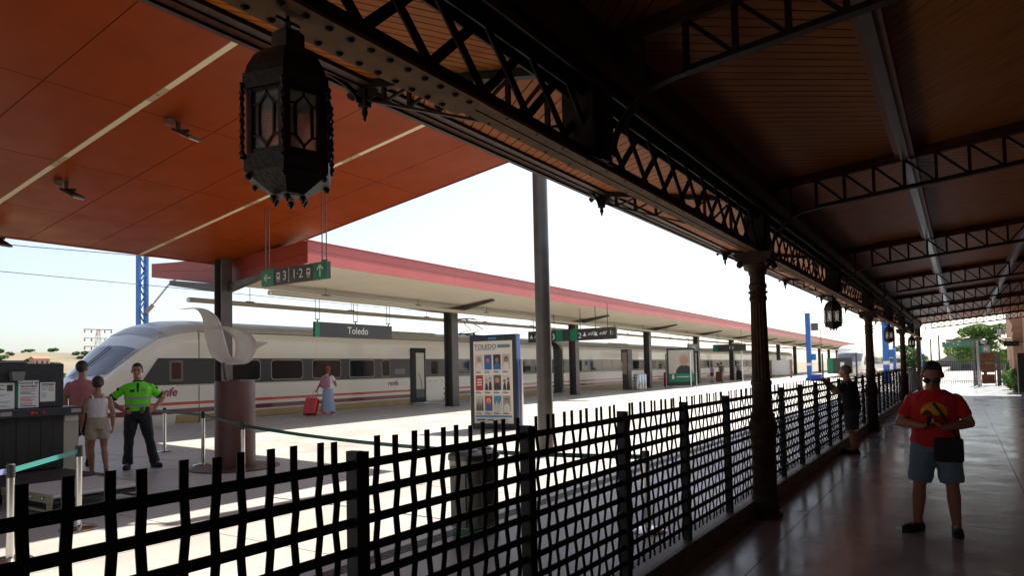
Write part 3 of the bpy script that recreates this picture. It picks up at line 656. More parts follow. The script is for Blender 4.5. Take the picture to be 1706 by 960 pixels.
for i in range(0, 25):
    y = 25.1+12.38*i+(.9 if i < 0 else 0)
    p = inst(pmm, 'post', pc, (PX0,y,ZP)); q = bpy.data.objects.new('cantilever_arm', amm); COL.objects.link(q); q.parent = p
q = bpy.data.objects.new('cantilever_arm', amm); COL.objects.link(q); q.parent = pc; q.location = Vector((PX0,13.45,ZP))-ORG[pc]
# lighting troughs
TRO = mat('trough', (.42,.36,.26), .4, .2)
for lab, x, z, y0 in (('cream light trough hung on the near side under the platform canopy',-18.1,4.44,14.3),('cream light trough on the track side, seen against the sky',-20.9,4.34,13.3)):
    t = thing('light_trough', lab, 'light', (x,y0,z), 'light troughs under the platform canopy', frame=True)
    k = 0; y = y0
    while y < 200:
        b = MB(); b.ext([(-.1,.05),(-.1,-.03),(-.06,-.07),(.06,-.07),(.1,-.03),(.1,.05),(.06,.085),(-.06,.085)], lambda u, v: (x+u,y+.004,z+v), lambda u, v: (x+u,y+4.95,z+v)); b.build('housing', TRO, t)
        MB().box(x-.05,x+.05,y+2.2,y+2.5,z+.086,z+.12).tube([(x,y+2.35,z+.11),(x,y+2.35,(zs_n if x > PX0 else zs_f)(x))], .012, 6).build('hanger', GREYST, t)
        y += 4.96
    MB().lathe([(.07,0),(.09,.02),(.09,.05)], 0, 0, 12).build('end_cap', WHITE, t, org=(0,0,0)).matrix_local = Matrix.Translation((0,-.045,0)) @ Matrix.Rotation(R(-90), 4, 'X')
# platform name sign and double direction sign
def board_sign(name, label, org, x, y0, y1, z0, z1, hang, txts, greens=(), group=None, thick=.05):
    """sign panel parallel to the platform, read from the walkway side (+x)"""
    s = thing(name, label, 'sign', org, group, frame=True)
    MB().box(x-thick,x+thick,y0,y1,z0,z1).build('board', SIGNG, s)
    for a, c in greens: MB().box(x-thick-.002,x+thick+.002,a,c,z0-.001,z1+.001).build('green_field', GREENS, s)
    for yy in hang:
        for o in (-.09,.09): MB().tube([(x,yy+o,z1+.09),(x,yy+o,4.38)], .012, 6).build('hanger_rod', GREYST, s)
        MB().box(x-.02,x+.02,yy-.1,yy+.1,z1+.07,z1+.1).box(x-.015,x+.015,yy-.02,yy+.02,z1,z1+.08).build('hanger_clamp', GREYST, s)
    for t, yy, zz, sz in txts: text('lettering', t, s, (x+thick+.004,yy,zz), sz, SIGNW, right=(0,1,0))
    return s
board_sign('station_name_sign', 'charcoal hanging sign reading Toledo with a green end stripe', (-18.1,18,3.06), -18.1, 16.1, 19.95, 3.08, 3.60, (16.25,18.05,19.8), (('Toledo',18.12,3.335,.36),), ((16.1,16.3),))
dg_ = thing('platform_display_sign', 'long charcoal hanging sign with green centre and numbers 3 and 2', 'sign', (-17.1,33,3.3), frame=True)
XL, XR, YS = -19.62, -14.3, 33.0
MB().box(XL,XR,YS-.1,YS+.1,3.30,3.93).build('board', SIGNG, dg_)
for a, c in ((-17.85,-17.45),(-16.95,-16.55)): MB().box(a,c,YS-.106,YS-.101,3.301,3.929).build('green_field', GREENS, dg_)
WHT = mat('display_white', (.85,.85,.82), .5)
for t, x, z, sz in (('adif',-19.02,3.62,.28),('1:',-18.35,3.62,.34),('3',-18.0,3.55,.42),('2',-16.38,3.55,.42),('adif',-15.72,3.64,.28),('adif',-15.05,3.64,.28),('1:',-14.55,3.64,.34)):
    text('lettering', t, dg_, (x,YS-.108,z), sz, WHT, shear=.25 if t == 'adif' else 0)
b = MB()
for x in (-19.42,-16.12,-15.45): b.ext([(-.1,-.1),(.12,-.1),(.02,.12)], lambda u, v: (x+u,YS-.102,3.62+v), lambda u, v: (x+u,YS-.108,3.62+v))
b.build('logo_triangle', WHT, dg_)
for x in (-19.3,-18.0,-16.4,-15.5,-14.8): MB().tube([(x,YS,3.93),(x,YS,zs_n(x) if x > PX0 else zs_f(x))], .02, 6).build('hanger_rod', DKSTEEL, dg_)
board_sign('station_name_sign', 'small distant charcoal name sign hanging beyond the poster stand', (-18.1,58,3.06), -18.1, 56.6, 59.6, 3.08, 3.70, (56.9,58,59.3), (('Toledo',58.1,3.38,.34),))
ns = thing('platform_display_sign', 'distant charcoal sign with green left end just left of the nearest column', 'sign', (-17.,64.5,3.2), frame=True)
MB().box(-18.2,-15.2,64.4,64.6,3.1,3.75).build('board', SIGNG, ns); MB().box(-18.2,-17.75,64.39,64.398,3.1,3.75).build('green_field', GREENS, ns)
text('lettering', '1 2', ns, (-16.5,64.38,3.42), .35, WHT)
for x in (-17.8,-15.6): MB().tube([(x,64.5,3.75),(x,64.5,zs_n(x))], .02, 6).build('hanger_rod', DKSTEEL, ns)

# ------------------------------------------------------------------ trains
TW = mat('train_white', (.88,.82,.69), .28, 0, col2=(.86,.79,.65), nscale=.5, coat=.3)
TSIL = mat('train_silver', (.62,.61,.60), .32, .25, coat=.2)
TROOF = mat('train_roof', (.60,.58,.53), .45, .1, col2=(.52,.50,.45), nscale=1)
TBAND = mat('train_band', (.047,.048,.043), .25, 0, coat=.3)
TRED = mat('train_red', (.62,.05,.02), .3, coat=.3)
TMAR = mat('train_maroon', (.18,.012,.03), .3, coat=.3)
TSK = mat('train_skirt', (.50,.34,.13), .5, col2=(.42,.28,.10), nscale=2)
TDK = mat('train_under', (.02,.019,.018), .7)
LOGO = mat('logo_purple', (.16,.012,.05), .4)
TGL = mat('train_glass', (.02,.022,.024), .05, 0, spec=.8)
WSG = mat('windshield', (.17,.185,.22), .12, 0, spec=.8, coat=.3)
FRM = mat('window_frame_pale', (.42,.41,.36), .4)
def train(xs, y0, label, cars, near, group=None, nlog=2):
    """xs: x' of the body side facing the walkway; nose tip at y0 pointing to -y'"""
    HW = 1.45; xc = xs-HW
    t = thing('high_speed_train', label, 'train', (xc,y0,-.76), group, frame=True)
    dy = lambda y: y0+(y-10.6)
    ZC = [(10.6,1.25),(10.7,1.45),(10.81,1.61),(11.45,2.27),(11.96,2.87),(12.51,3.34),(13.06,3.64),(13.74,3.80),(14.57,3.86),(60,3.86)]
    ZSH = [(10.6,1.2),(10.8,1.38),(11.26,1.74),(11.77,2.16),(12.35,2.63),(13.0,3.08),(13.8,3.30),(14.5,3.40),(60,3.40)]
    WD = [(10.6,.55),(10.7,.82),(10.85,1.0),(11.1,1.16),(11.4,1.27),(12.,1.37),(12.8,1.43),(13.6,1.45),(60,1.45)]
    def section(y):
        zc, zs, w_ = interp(ZC, y), interp(ZSH, y), interp(WD, y)
        side = [(w_*.93,.02),(w_*.985,.35),(w_,.75),(w_,min(1.2,zs-.1)),(w_,max(1.2,min(2.0,zs-.15)) if zs > 1.5 else zs-.08),(w_,zs-.35 if zs > 2.4 else zs-.05),(w_*.985,zs-.12 if zs > 2.4 else zs-.02),(w_*.945,zs)]
        top = []
        for k in range(1, 8):
            a = R(90*k/7); top.append((w_*.945*math.cos(a), zs+(zc-zs)*math.sin(a)))
        half = side+top
        return half
    def pt(y, half, i, off=0.):
        x, z = half[i]; return (xc+x, dy(y), z)
    def body(ylist, mats):
        b = MB(); n = 15; rows = []
        for y in ylist:
            h = section(y); rows.append([(xc+x,dy(y),z) for x, z in h]+[(xc-x,dy(y),z) for x, z in h[-2::-1]])
        m_ = len(rows[0]); vs = [p for r_ in rows for p in r_]; o = len(b.v); b.v += vs
        for i in range(len(rows)-1):
            for j in range(m_-1):
                b.f.append((i*m_+j,i*m_+j+1,(i+1)*m_+j+1,(i+1)*m_+j)); jj = min(j, m_-2-j); b.m.append(1 if jj >= 7 else 0)
        b.f.append(tuple(range(m_))); b.m.append(0); b.f.append(tuple(range((len(rows)-1)*m_, len(rows)*m_))); b.m.append(0)
        return b
    ny_ = [10.6,10.65,10.7,10.77,10.85,10.95,11.1,11.26,11.45,11.6,11.77,11.96,12.15,12.35,12.51,12.75,13.0,13.25,13.5,13.8,14.1,14.43]
    nose = body(ny_, 0).build('nose', [TW,TSIL], t, smooth=50)
    # windshield and upper pane wrapped on the nose surface
    def patch(name, y_a, y_b, i0, m, off, slant=.45, parent=None):
        b = MB(); rows = []
        for s in range(9):
            row = []
            for k in range(17):
                u = -1+2*k/16; y = y_a+(y_b-y_a)*s/8+slant*abs(u)**1.6
                h = section(y); top = h[7:]; f = (1-abs(u))*7*(1-.0)+.35; f = min(f, 7); j = min(int(f), 6); fr = f-j
                x = top[j][0]+(top[j+1][0]-top[j][0])*fr; z = top[j][1]+(top[j+1][1]-top[j][1])*fr
                row.append((xc+(x if u > 0 else -x), dy(y)-off*.6, z+off))
            rows.append(row)
        b.v = [p for r_ in rows for p in r_]
        for i in range(8):
            for k in range(16): b.f.append((i*17+k,i*17+k+1,(i+1)*17+k+1,(i+1)*17+k)); b.m.append(0)
        return b.build(name, m, parent or t, smooth=60)
    ws = patch('windshield', 11.0, 11.95, 7, WSG, .012)
    patch('upper_pane', 12.42, 12.85, 7, mat('upper_pane', (.40,.39,.38), .3, .2), .012, .5)
    wp = MB()
    for a, c in (((-.25,11.05),(.45,11.95)),((-.05,11.05),(.62,11.9))):
        pa = []
        for s in range(5):
            u = s/4; x = a[0]+(c[0]-a[0])*u; y = a[1]+(c[1]-a[1])*u-.02; pa.append((xc+x, dy(y), interp(ZC, y)+.06-.05*x*x))
        wp.tube(pa, .014, 5)
    wp.build('wiper', RUBBER, ws)
    seam = lambda y: MB().box(xs-.01,xs+.002,dy(y)-.012,dy(y)+.012,.05,3.35)
    seam(14.45).build('body_seam', TDK, nose)
    # cars
    ends = [(14.46,40.3)]
    for c in range(cars-1): ends.append((41.7+28.95*c, 69.25+28.95*c))
    for ci, (ya, yb) in enumerate(ends):
        car = body([ya, ya+.4, (ya+yb)/2, yb-.4, yb], 0).build('car_body', [TW,TROOF], t, smooth=50)
        MB().box(xc-1.32,xc+1.32,dy(ya-(3 if ci == 0 else 0)),dy(yb),-.62,.10).build('underframe', TDK, car)
        o = .004
        # painted stripes and window band on the side towards the walkway
        yaa = 11.75 if ci == 0 else ya
        dgap = (25.7,28.26)
        def stripe(nm, z0, z1, m, a, bq, oo=.004, sl=0.):
            q = MB(); q.add([(xs+oo,dy(a),z0),(xs+oo,dy(bq),z0),(xs+oo,dy(bq),z1),(xs+oo,dy(a)+sl,z1),(xs-.03,dy(a),z0),(xs-.03,dy(bq),z0),(xs-.03,dy(bq),z1),(xs-.03,dy(a)+sl,z1)], [(0,1,2,3),(7,6,5,4),(0,4,5,1),(1,5,6,2),(2,6,7,3),(3,7,4,0)]); return q.build(nm, m, car)
        segs = [(yaa,25.68),(28.28,yb)] if (ci == 0 and near) else [(yaa,yb)]
        for a, bq in segs:
            first = a == yaa and ci == 0
            if first:
                for nm, z0, z1, m in (('red_stripe',.85,.95,TRED),('maroon_stripe',.56,.72,TMAR)):
                    q = MB(); vs = []
                    ylist = [11.0,11.2,11.4,11.7,12.,12.4,12.8,13.2,13.6]
                    for y in ylist:
                        wd = interp(WD,y); kx = 1.0 if z0 > .7 else .995
                        vs += [(xc+wd*kx+.006,dy(y),z0),(xc+wd+.006,dy(y),z1)]
                    q.v = vs; q.f = [(2*i,2*i+2,2*i+3,2*i+1) for i in range(len(ylist)-1)]; q.m = [0]*len(q.f); q.build(nm, m, nose)
            a2 = 13.6 if first else a
            stripe('red_stripe', .85, .95, TRED, a2, bq); stripe('maroon_stripe', .56, .72, TMAR, a2, bq); stripe('skirt', .24, .50, TSK, a2, bq, -.006)
            stripe('window_band', 1.54, 2.45, TBAND, 12.35 if first else a, bq, .005, .62 if first else 0)
            stripe('body_fold', 1.50, 1.53, mat('train_shadow_line', (.55,.48,.36), .4), a2, bq, .0035)
        MB().box(xs-.12,xs-.066,dy(ya),dy(yb),3.385,3.41).build('cant_rail', TDK, car)
        for k in range(7): MB().box(xs-.02,xs+.0025,dy(ya+1.6+3.7*k)-.006,dy(ya+1.6+3.7*k)+.006,2.46,3.0).build('panel_seam', MATS['train_shadow_line'] if 'train_shadow_line' in MATS else TDK, car)
        # windows
        if ci == 0: wins = [(15.2,16.6),(16.75-1.2+.0,17.0)] and [(15.35,17.0),(17.49,19.05),(19.53,21.13),(21.62,23.2),(23.68,24.25)]+[(29.6+2.05*k,31.15+2.05*k) for k in range(5)]
        else: wins = [(ya+2.2+2.05*k, ya+3.75+2.05*k) for k in range(12)]
        if not near and ci > 1: wins = wins[::2]
        for (a, c) in wins:
            q = MB(); q.ext(rrect(dy(a),dy(c),1.62,2.40,.13), lambda y, z: (xs-.01,y,z), lambda y, z: (xs+.010,y,z)); wf = q.build('window', FRM, car)
            q = MB(); q.ext(rrect(dy(a)+.025,dy(c)-.025,1.645,2.375,.115), lambda y, z: (xs,y,z), lambda y, z: (xs+.013,y,z)); q.build('pane', TGL, wf)
        # roof equipment
        for (a, c) in ([(24.4,28.4)] if ci == 0 else [(ya+9,ya+13)]):
            for k in range(3):
                u0 = a+(c-a)*k/3; q = MB(); q.box(xc-.2,xc+.95,dy(u0)+.04,dy(u0+(c-a)/3)-.04,3.60,3.80); vv = q.build('roof_vent', mat('vent_grey', (.42,.41,.38), .5, .2), car)
                for j in range(4): MB().box(xc-.18+.28*j,xc+.02+.28*j,dy(u0)+.1,dy(u0+(c-a)/3)-.1,3.80,3.83).build('louvre', mat('louvre', (.28,.27,.25), .5, .3), vv)
        for lx in ((24.44,) if ci == 0 else (ya+24.,)):
            text('lettering', 'renfe', car, (xs+.006,dy(lx),1.29), .34, LOGO, right=(0,1,0), shear=.22, offset=.006)
        # gangway to the next car
        if ci < len(ends)-1:
            q = MB(); ys_ = [yb,yb+.25,yb+.5,yb+.7,yb+.95,yb+1.4]; rr = []
            for i, y in enumerate(ys_):
                k_ = .93 if i % 2 else .985; h = section(30.); rr.append([(xc+x*k_,dy(y),.2+(z-.2)*k_) for x, z in h]+[(xc-x*k_,dy(y),.2+(z-.2)*k_) for x, z in h[-2::-1]])
            q.loft(rr); q.build('gangway_bellows', TDK, t)
    if near:
        car = [o for o in t.children if o.name.startswith('car_body')][0]
        # open entrance: dark sheet for the shaded inside, cream plate for the lit inner wall, leaf slid along the side
        d0, d1, d2 = dy(25.7), dy(26.84), dy(28.26)
        q = MB(); q.box(xs+.001,xs+.012,d0,d1,.30,2.98); dr = q.build('doorway', TDK, car)
        MB().box(xs+.013,xs+.018,d0+.42,d1-.1,.95,2.75).build('inner_wall', CREAM, dr); MB().box(xs+.013,xs+.019,d0+.42,d1-.1,.52,.94).build('inner_kick_plate', mat('kick', (.12,.11,.10), .5), dr)
        MB().box(xs+.0,xs+.16,d0+.05,d1-.05,.24,.28).build('door_step', STEEL, dr); MB().tube([(xs+.03,d0+.6,1.75),(xs+.03,d1-.35,1.4),(xs+.03,d1-.3,1.0)], .018, 6).build('handrail', mat('rail_olive', (.35,.30,.18), .4), dr)
        MB().box(xs+.013,xs+.03,d0-.01,d0+.1,.30,2.98).box(xs+.013,xs+.03,d0,d1,2.78,2.99).build('door_seal', RUBBER, dr)
        q = MB(); q.ext(rrect(d1,d2,.33,2.98,.12), lambda y, z: (xs-.01,y,z), lambda y, z: (xs+.055,y,z)); lf = q.build('door_leaf', TW, car)
        MB().box(xs+.056,xs+.059,d1,d2-.0,1.54,2.45).build('leaf_band', TBAND, lf); q = MB(); q.ext(rrect(d1+.42,d1+1.0,1.68,2.32,.1), lambda y, z: (xs+.05,y,z), lambda y, z: (xs+.063,y,z)); q.build('leaf_window', TGL, lf)
        for yy in (d1+.3,d1+.75,d2-.12): MB().box(xs+.056,xs+.062,yy-.03,yy+.03,1.3,1.36).build('door_button', mat('button', (.30,.18,.10), .5), lf)
        q = MB(); q.box(xs+.004,xs+.009,dy(24.6),dy(25.3),1.72,1.98); q.build('number_display', mat('display_grey', (.20,.21,.20), .2), car)
        # driver's door window
        q = MB(); q.ext(rrect(dy(13.35),dy(13.85),1.66,2.38,.05), lambda y, z: (xs,y,z), lambda y, z: (xs+.012,y,z)); cw = q.build('cab_door_window', mat('cab_frame', (.13,.125,.12), .4), nose)
        q = MB(); q.ext(rrect(dy(13.43),dy(13.77),1.74,2.30,.04), lambda y, z: (xs,y,z), lambda y, z: (xs+.015,y,z)); q.build('pane', mat('cab_glass', (.10,.05,.03), .08), cw)
        text('lettering', 'renfe', nose, (xs+.008,dy(13.2),1.29), .40, mat('logo_red', (.33,.015,.04), .4), right=(0,1,0), shear=.22, offset=.008)
        # pantograph
        q = MB(); y = dy(32.2); z = 3.86
        for sx in (-.55,.55):
            q.tube([(xc+sx,y,z+.1),(xc+sx*.8,y+1.3,z+.42),(xc+sx*.35,y-.1,z+.95)], .03, 6)
        q.bar((xc-.6,y,z+.1),(xc+.6,y,z+.1),.08,.08); q.tube([(xc-.85,y-.15,z+.88),(xc-.5,y-.15,z+.98),(xc+.5,y-.15,z+.98),(xc+.85,y-.15,z+.88)], .025, 6); q.tube([(xc-.85,y+.15,z+.88),(xc-.5,y+.15,z+.98),(xc+.5,y+.15,z+.98),(xc+.85,y+.15,z+.88)], .025, 6)
        for k in range(3): q.lathe([(.05,z-.02),(.09,z+.03),(.05,z+.06),(.09,z+.1),(.04,z+.14)], xc-.5+.5*k, y+.3, 8)
        q.box(xc-.6,xc+.7,y-.3,y+2.2,z-.04,z+.03); q.build('pantograph', mat('panto_dark', (.03,.03,.035), .5, .5), car)
    return t
train(-22.1, 10.6, 'white high-speed train with open door at the near platform, red and maroon stripes', 4, True)
train(-7.4, 84.5, 'second white train with its nose towards us on the bay track by the blue masts', 3, False)

# ------------------------------------------------------------------ overhead line
def lattice_mast(name, label, x, y, z0, z1, wid, dep, frame, group=None):
    m = thing(name, label, 'mast', (x,y,z0), group, frame=frame)
    for s in (-1,1): MB().box(x-dep/2,x+dep/2,y+s*wid/2-.045,y+s*wid/2+.045,z0,z1).build('leg_channel', BLUE, m)
    b = MB(); n = int((z1-z0)/.5); st = (z1-z0)/n
    for i in range(n):
        za, zb_ = z0+i*st, z0+(i+1)*st
        for s in (-1,1): b.bar((x+s*(dep/2+.006),y-wid/2,za if i % 2 else zb_),(x+s*(dep/2+.006),y+wid/2,zb_ if i % 2 else za),.012,.05)
    b.build('lacing_bars', BLUE, m, kind='stuff'); return m
m1 = lattice_mast('overhead_line_mast', 'blue lattice overhead line mast behind the train nose', -26.4, 14.85, -1.2, 8.6, .30, .22, True, 'overhead line masts')
POR = mat('insulator', (.35,.27,.2), .4)
b = MB(); b.tube([(-26.3,14.95,4.35),(-25.2,15.3,5.5),(-23.7,15.8,6.1)], .035, 8); b.tube([(-26.3,14.95,6.7),(-25.4,15.2,6.75)], .05, 8); b.tube([(-25.2,15.3,5.5),(-24.2,15.6,5.35),(-23.6,15.8,5.1)], .018, 6); b.build('cantilever', mat('galvanised', (.42,.40,.36), .5, .6), m1)
b = MB()
for p, q in (((-26.28,14.96,4.38),(-25.95,15.06,4.68)),((-26.28,14.96,6.7),(-25.9,15.06,6.72))):
    p, q = Vector(p), Vector(q); b.tube([p+(q-p)*i/10 for i in range(11)], [.06 if i % 2 else .095 for i in range(11)], 10)
b.build('insulator', POR, m1)
WIRE = mat('wire', (.10,.10,.10), .5, .6)
def wire(label, pts, r=.012, frame=True):
    b = MB(); P_ = [pfw(*p) if frame else Vector(p) for p in pts]; b.tube(P_, r, 5); o = b.build('overhead_wire', WIRE, org=P_[0]); tag(o, label, 'wire', 'overhead wires'); return o
sup = [-46.3,14.85,76,137,198]
def catenary(x, z0, z1, sag):
    o = []
    for a, c in zip(sup, sup[1:]):
        for i in range(12): t = i/12; o.append((x,a+(c-a)*t,z1-(z1-z0)*sag*4*t*(1-t)))
    o.append((x,sup[-1],z1)); return o
wc = wire('contact wire running above the near train', [(-23.55,y,5.06) for y in (-46,15,80,200)])
wm_ = wire('sagging messenger wire above the contact wire over the near train', catenary(-23.55, 5.1, 6.15, .75), .014)
d = MB()
for a, c in zip(sup, sup[1:]):
    for i in (2,4,6,8,10):
        t = i/12; z = 6.15-1.05*.75*4*t*(1-t); d.tube([pfw(-23.55,a+(c-a)*t,5.06), pfw(-23.55,a+(c-a)*t,z)], .008, 4)
d.build('dropper_wires', WIRE, wc, org=pfw(-23.55,-46,5.06))['kind'] = 'stuff'
wire('upper feeder wire on the outer side of the blue lattice mast', catenary(-26.9, 6.4, 7.2, .8), .014)
wire('contact wire over the bay track beyond the end of the platform', [(-11.05,74,5.1),(-11.05,240,5.1)])
wire('stay wire from the left blue mast down over the bay track', [(-12.9,70.6,6.3),(-11.4,120,5.6)])
def blue_mast(label, x, y, ztop, wd):
    m = thing('overhead_line_mast', label, 'mast', (x,y,ZP), 'overhead line masts')
    MB().box(x-wd/2,x+wd/2,y-wd/2,y+wd/2,ZP,ztop).build('shaft', BLUE, m, bevel=.02); MB().box(x-wd*.8,x+wd*.8,y-wd*.8,y+wd*.8,ZP,ZP+.25).build('base_plate', BLUE, m)
    MB().box(x-wd*.5,x+wd*.5,y-wd*.5-.01,y-wd*.5-.001,1.6,1.85).build('number_plate', WHITE, m)
    MB().box(x+wd*.55,x+wd*.55+.4,y-.25,y+.1,2.1,2.7).build('switch_box', BLUE, m, bevel=.02); MB().tube([(x+wd/2,y,ztop-1.2),(x+1.1,y,ztop-1.6),(x+1.1,y,3.)], .03, 6).build('conduit', GREYST, m)
    b = MB(); b.box(x+.3,x+.9,y-.2,y+.2,ztop-1.7,ztop-1.0); b.build('equipment', GREYST, m); return m
blue_mast('tall blue mast standing on the platform left of the second train\'s nose', -12.1, 69.6, 6.6, .42)
blue_mast('blue mast behind the third lantern', -4.6, 56.5, 6.9, .40)
for i, (x, y) in enumerate(((-8.5,118),(-6.5,150),(-9.5,190),(-5.,215),(-8.,250))):
    mm = thing('overhead_line_mast', ['slim distant blue mast nearest of the group beyond the gate','second slim distant mast beyond the gate','third slim distant mast beyond the gate','fourth slim distant mast beyond the gate','farthest slim mast beyond the gate'][i], 'mast', (x,y,-1.), 'distant masts beyond the gate')
    MB().box(x-.2,x+.2,y-.2,y+.2,-1,4.2).build('lower_shaft', BLUE, mm); MB().box(x-.16,x+.16,y-.16,y+.16,4.2,8.6).build('upper_shaft', GREYST, mm); MB().bar((x,y,7.2),(x-2.6,y,7.6),.08,.08).bar((x,y,6.2),(x-2.6,y,6.4),.06,.06).build('cantilever', GREYST, mm)
# pylon on the hill
py = thing('electricity_pylon', 'red and white lattice electricity pylon on the hillside beyond the train', 'pylon', (-400,190,4))
PW = [mat('pylon_white', (.42,.40,.39), .6), mat('pylon_red', (.38,.16,.14), .6)]
for k in range(6):
    za, zb_ = 2+k*4.6, 2+(k+1)*4.6; wa, wb = 2.4-.3*k, 2.4-.3*(k+1); b = MB()
    for sx in (-1,1):
        for sy in (-1,1):
            b.bar((-400+sx*wa,190+sy*wa,za),(-400+sx*wb,190+sy*wb,zb_),.15,.15)
        b.bar((-400+sx*wa,190-wa,za),(-400+sx*wb,190+wb,zb_),.12,.12); b.bar((-400-wa,190+sx*wa,za),(-400+wb,190+sx*wb,zb_),.12,.12)
    b.build('tower_section', PW[k % 2], py)
for k, z in enumerate((29.2,24.4,19.8)):
    b = MB(); b.bar((-403,184.0,z),(-397,196,z),.25,.3)
    b.bar((-400,190-7.5,z),(-400,190+7.5,z),.25,.35); b.build('cross_arm', PW[(k+1) % 2], py)
    for yy in (-7,-3.5,3.5,7): MB().lathe([(.25,z-1.8),(.45,z-1.2),(.2,z-.2)], -400, 190+yy, 6).build('insulator', PW[1], py)

# ------------------------------------------------------------------ sculpture
sx, sy = -10.68, 7.35
PEDM = mat('pedestal_brown', (.11,.036,.018), .5, 0, col2=(.07,.024,.013), nscale=3, bump=.1)
sp = thing('ribbon_sculpture', 'white ribbon sculpture on a tall rust-brown cylinder pedestal', 'sculpture', (sx,sy,ZP))
MB().lathe([(.335,ZP+.02),(.335,1.70),(.325,1.715)], sx, sy, 48).build('pedestal', PEDM, sp, smooth=40)
MB().lathe([(.74,ZP),(.74,ZP+.018)], sx, sy, 48).build('floor_disc', PEDM, sp); MB().lathe([(.10,1.715),(.10,1.74)], sx, sy, 20).build('mounting_plate', DKSTEEL, sp)
def rib(lst): return [(-12.29+(u-300)*.01767+.82*d_, 7.3-.56*d_, 3.07-(v-517)*.01155-.02*d_) for u, v, d_ in lst]
A = rib([(299,516.5,0),(315,517,0),(330,519.5,0),(340,533,.02),(343,550,.05),(348,573,.1),(357,595,.16),(377,607,.24),(400,608.5,.3),(416,606.5,.32),(425.5,593,.3),(428,580,.22),(421,567.5,.1),(404,557.5,-.02),(380,551.5,0),(358,550.5,.1),(343,550.5,.14)])
Bq = rib([(299,516,0),(318,515.5,0),(340,518.5,0),(356,526,-.02),(367,537,-.04),(373,552,-.06),(379,572,-.08),(387,595,-.08),(392,600,-.05),(395,595,-.02),(396.5,585,-.02),(395.5,575,-.04),(390,565,-.08),(381,557.5,-.08),(370,552.8,-.02),(356,551.2,.1),(343,550.7,.14)])
def cr(p, t):
    n = len(p)-1; f = t*n; i = min(int(f), n-1); u = f-i; P = [Vector(p[max(0,min(n,i+k))]) for k in (-1,0,1,2)]
    return .5*((2*P[1])+(P[2]-P[0])*u+(2*P[0]-5*P[1]+4*P[2]-P[3])*u*u+(3*P[1]-P[0]-3*P[2]+P[3])*u**3)
b = MB(); NR = 60; vs = []
for i in range(NR+1): a_, c_ = cr(A, i/NR), cr(Bq, i/NR); vs += [a_+(c_-a_)*k/4 for k in range(5)]
b.v = [tuple(v) for v in vs]; b.f = [(i*5+k,i*5+k+1,(i+1)*5+k+1,(i+1)*5+k) for i in range(NR) for k in range(4)]; b.m = [0]*len(b.f)
rb = b.build('ribbon', mat('ribbon_white', (.66,.60,.50), .5, col2=(.60,.54,.44), nscale=4), sp, smooth=60)
so_ = rb.modifiers.new('thick', 'SOLIDIFY'); so_.thickness = .018
b = MB(); q4 = rib([(426,590,.27),(446,579.5,.2),(427,577,.2),(426,583,.15)]); b.add(q4, [(0,1,3),(3,1,2),(0,3,2),(0,2,1)]); b.build('ribbon_tip', MATS['ribbon_white'], sp)
MB().tube([(-10.72,7.2,1.74),(-10.72,7.15,2.03)], .03, 8).build('stem', DKSTEEL, sp)

# ------------------------------------------------------------------ security scanner and roller table
SCB = mat('scanner_black', (.018,.018,.02), .55, col2=(.024,.024,.026), nscale=4); BEI = mat('scanner_beige', (.48,.42,.30), .5, col2=(.40,.35,.25), nscale=2)
scn = thing('security_scanner', 'black baggage x-ray scanner with notices taped to its side', 'scanner', (-12.2,4.,ZP))
MB().box(-12.7,-11.62,1.6,5.02,1.385,2.05).build('upper_housing', SCB, scn, bevel=.012); MB().box(-12.6,-11.68,1.6,4.55,2.051,2.10).build('top_cover', mat('cover_grey', (.16,.16,.16), .5), scn, bevel=.02)
MB().box(-12.8,-11.52,1.5,5.27,1.255,1.383).build('counter', mat('counter_black', (.03,.032,.036), .35), scn, bevel=.01)
MB().box(-12.7,-11.66,5.03,5.25,ZP,1.254).build('side_panel', BEI, scn); MB().box(-12.6,-11.9,1.6,5.02,ZP,1.25).build('tunnel_core', SCB, scn); MB().box(-12.0,-11.62,1.6,2.3,ZP,1.25).build('front_panel', SCB, scn)
MB().box(-11.655,-11.645,5.05,5.24,1.16,1.235).build('maker_plate', PAPER, scn); 
for k in range(17): MB().box(-11.66+.006*(k%2),-11.654+.006*(k%2),2.32+.16*k,2.475+.16*k,.46,1.25).build('curtain_strip', mat('curtain', (.022,.021,.02), .5), scn)
for y, w_ in ((4.55,.05),(4.60,.035),(4.70,.035)): MB().lathe([(w_*.5,0),(w_*.5,.012),(w_*.3,.018)], 0, 0, 10).build('button', mat('button_red', (.7,.03,.02), .4), scn, org=(0,0,0)).matrix_local = Matrix.Translation(Vector((-11.52,y,1.315))-ORG[scn]) @ Matrix.Rotation(R(90), 4, 'Y')
for y in (4.15,5.08): MB().box(-11.521,-11.516,y,y+.14,1.29,1.35).build('small_label', mat('label_tan', (.35,.32,.27), .6), scn)
b = MB(); b.ext([(-.09,.07),(.09,.07),(.07,-.06),(-.07,-.06)], lambda u, v: (-11.60,4.36+u,1.86+v), lambda u, v: (-11.48,4.36+u,1.86+v)); b.build('lamp_holder', mat('holder_grey', (.22,.21,.2), .4, .3), scn, bevel=.01)
DKT = mat('ink_dark', (.03,.04,.035), .7); GRT = mat('ink_green', (.01,.13,.07), .7); RDT = mat('ink_red', (.5,.05,.03), .7); BLT = mat('ink_grey', (.25,.26,.27), .7)
def notice(label, y0, y1, z0, z1):
    n_ = thing('paper_notice', label, 'notice', (-11.615,(y0+y1)/2,z0), 'paper notices on the scanner'); MB().box(-11.617,-11.613,y0,y1,z0,z1).build('sheet', PAPER, n_); return n_
def lines(n_, y0, y1, zs, m, h=.012):
    rr = random.Random(int(y0*100)); b = MB()
    for z in zs: b.box(-11.6128,-11.6118,y0,y0+(y1-y0)*rr.uniform(.6,1),z,z+h)
    b.build('text_lines', m, n_)
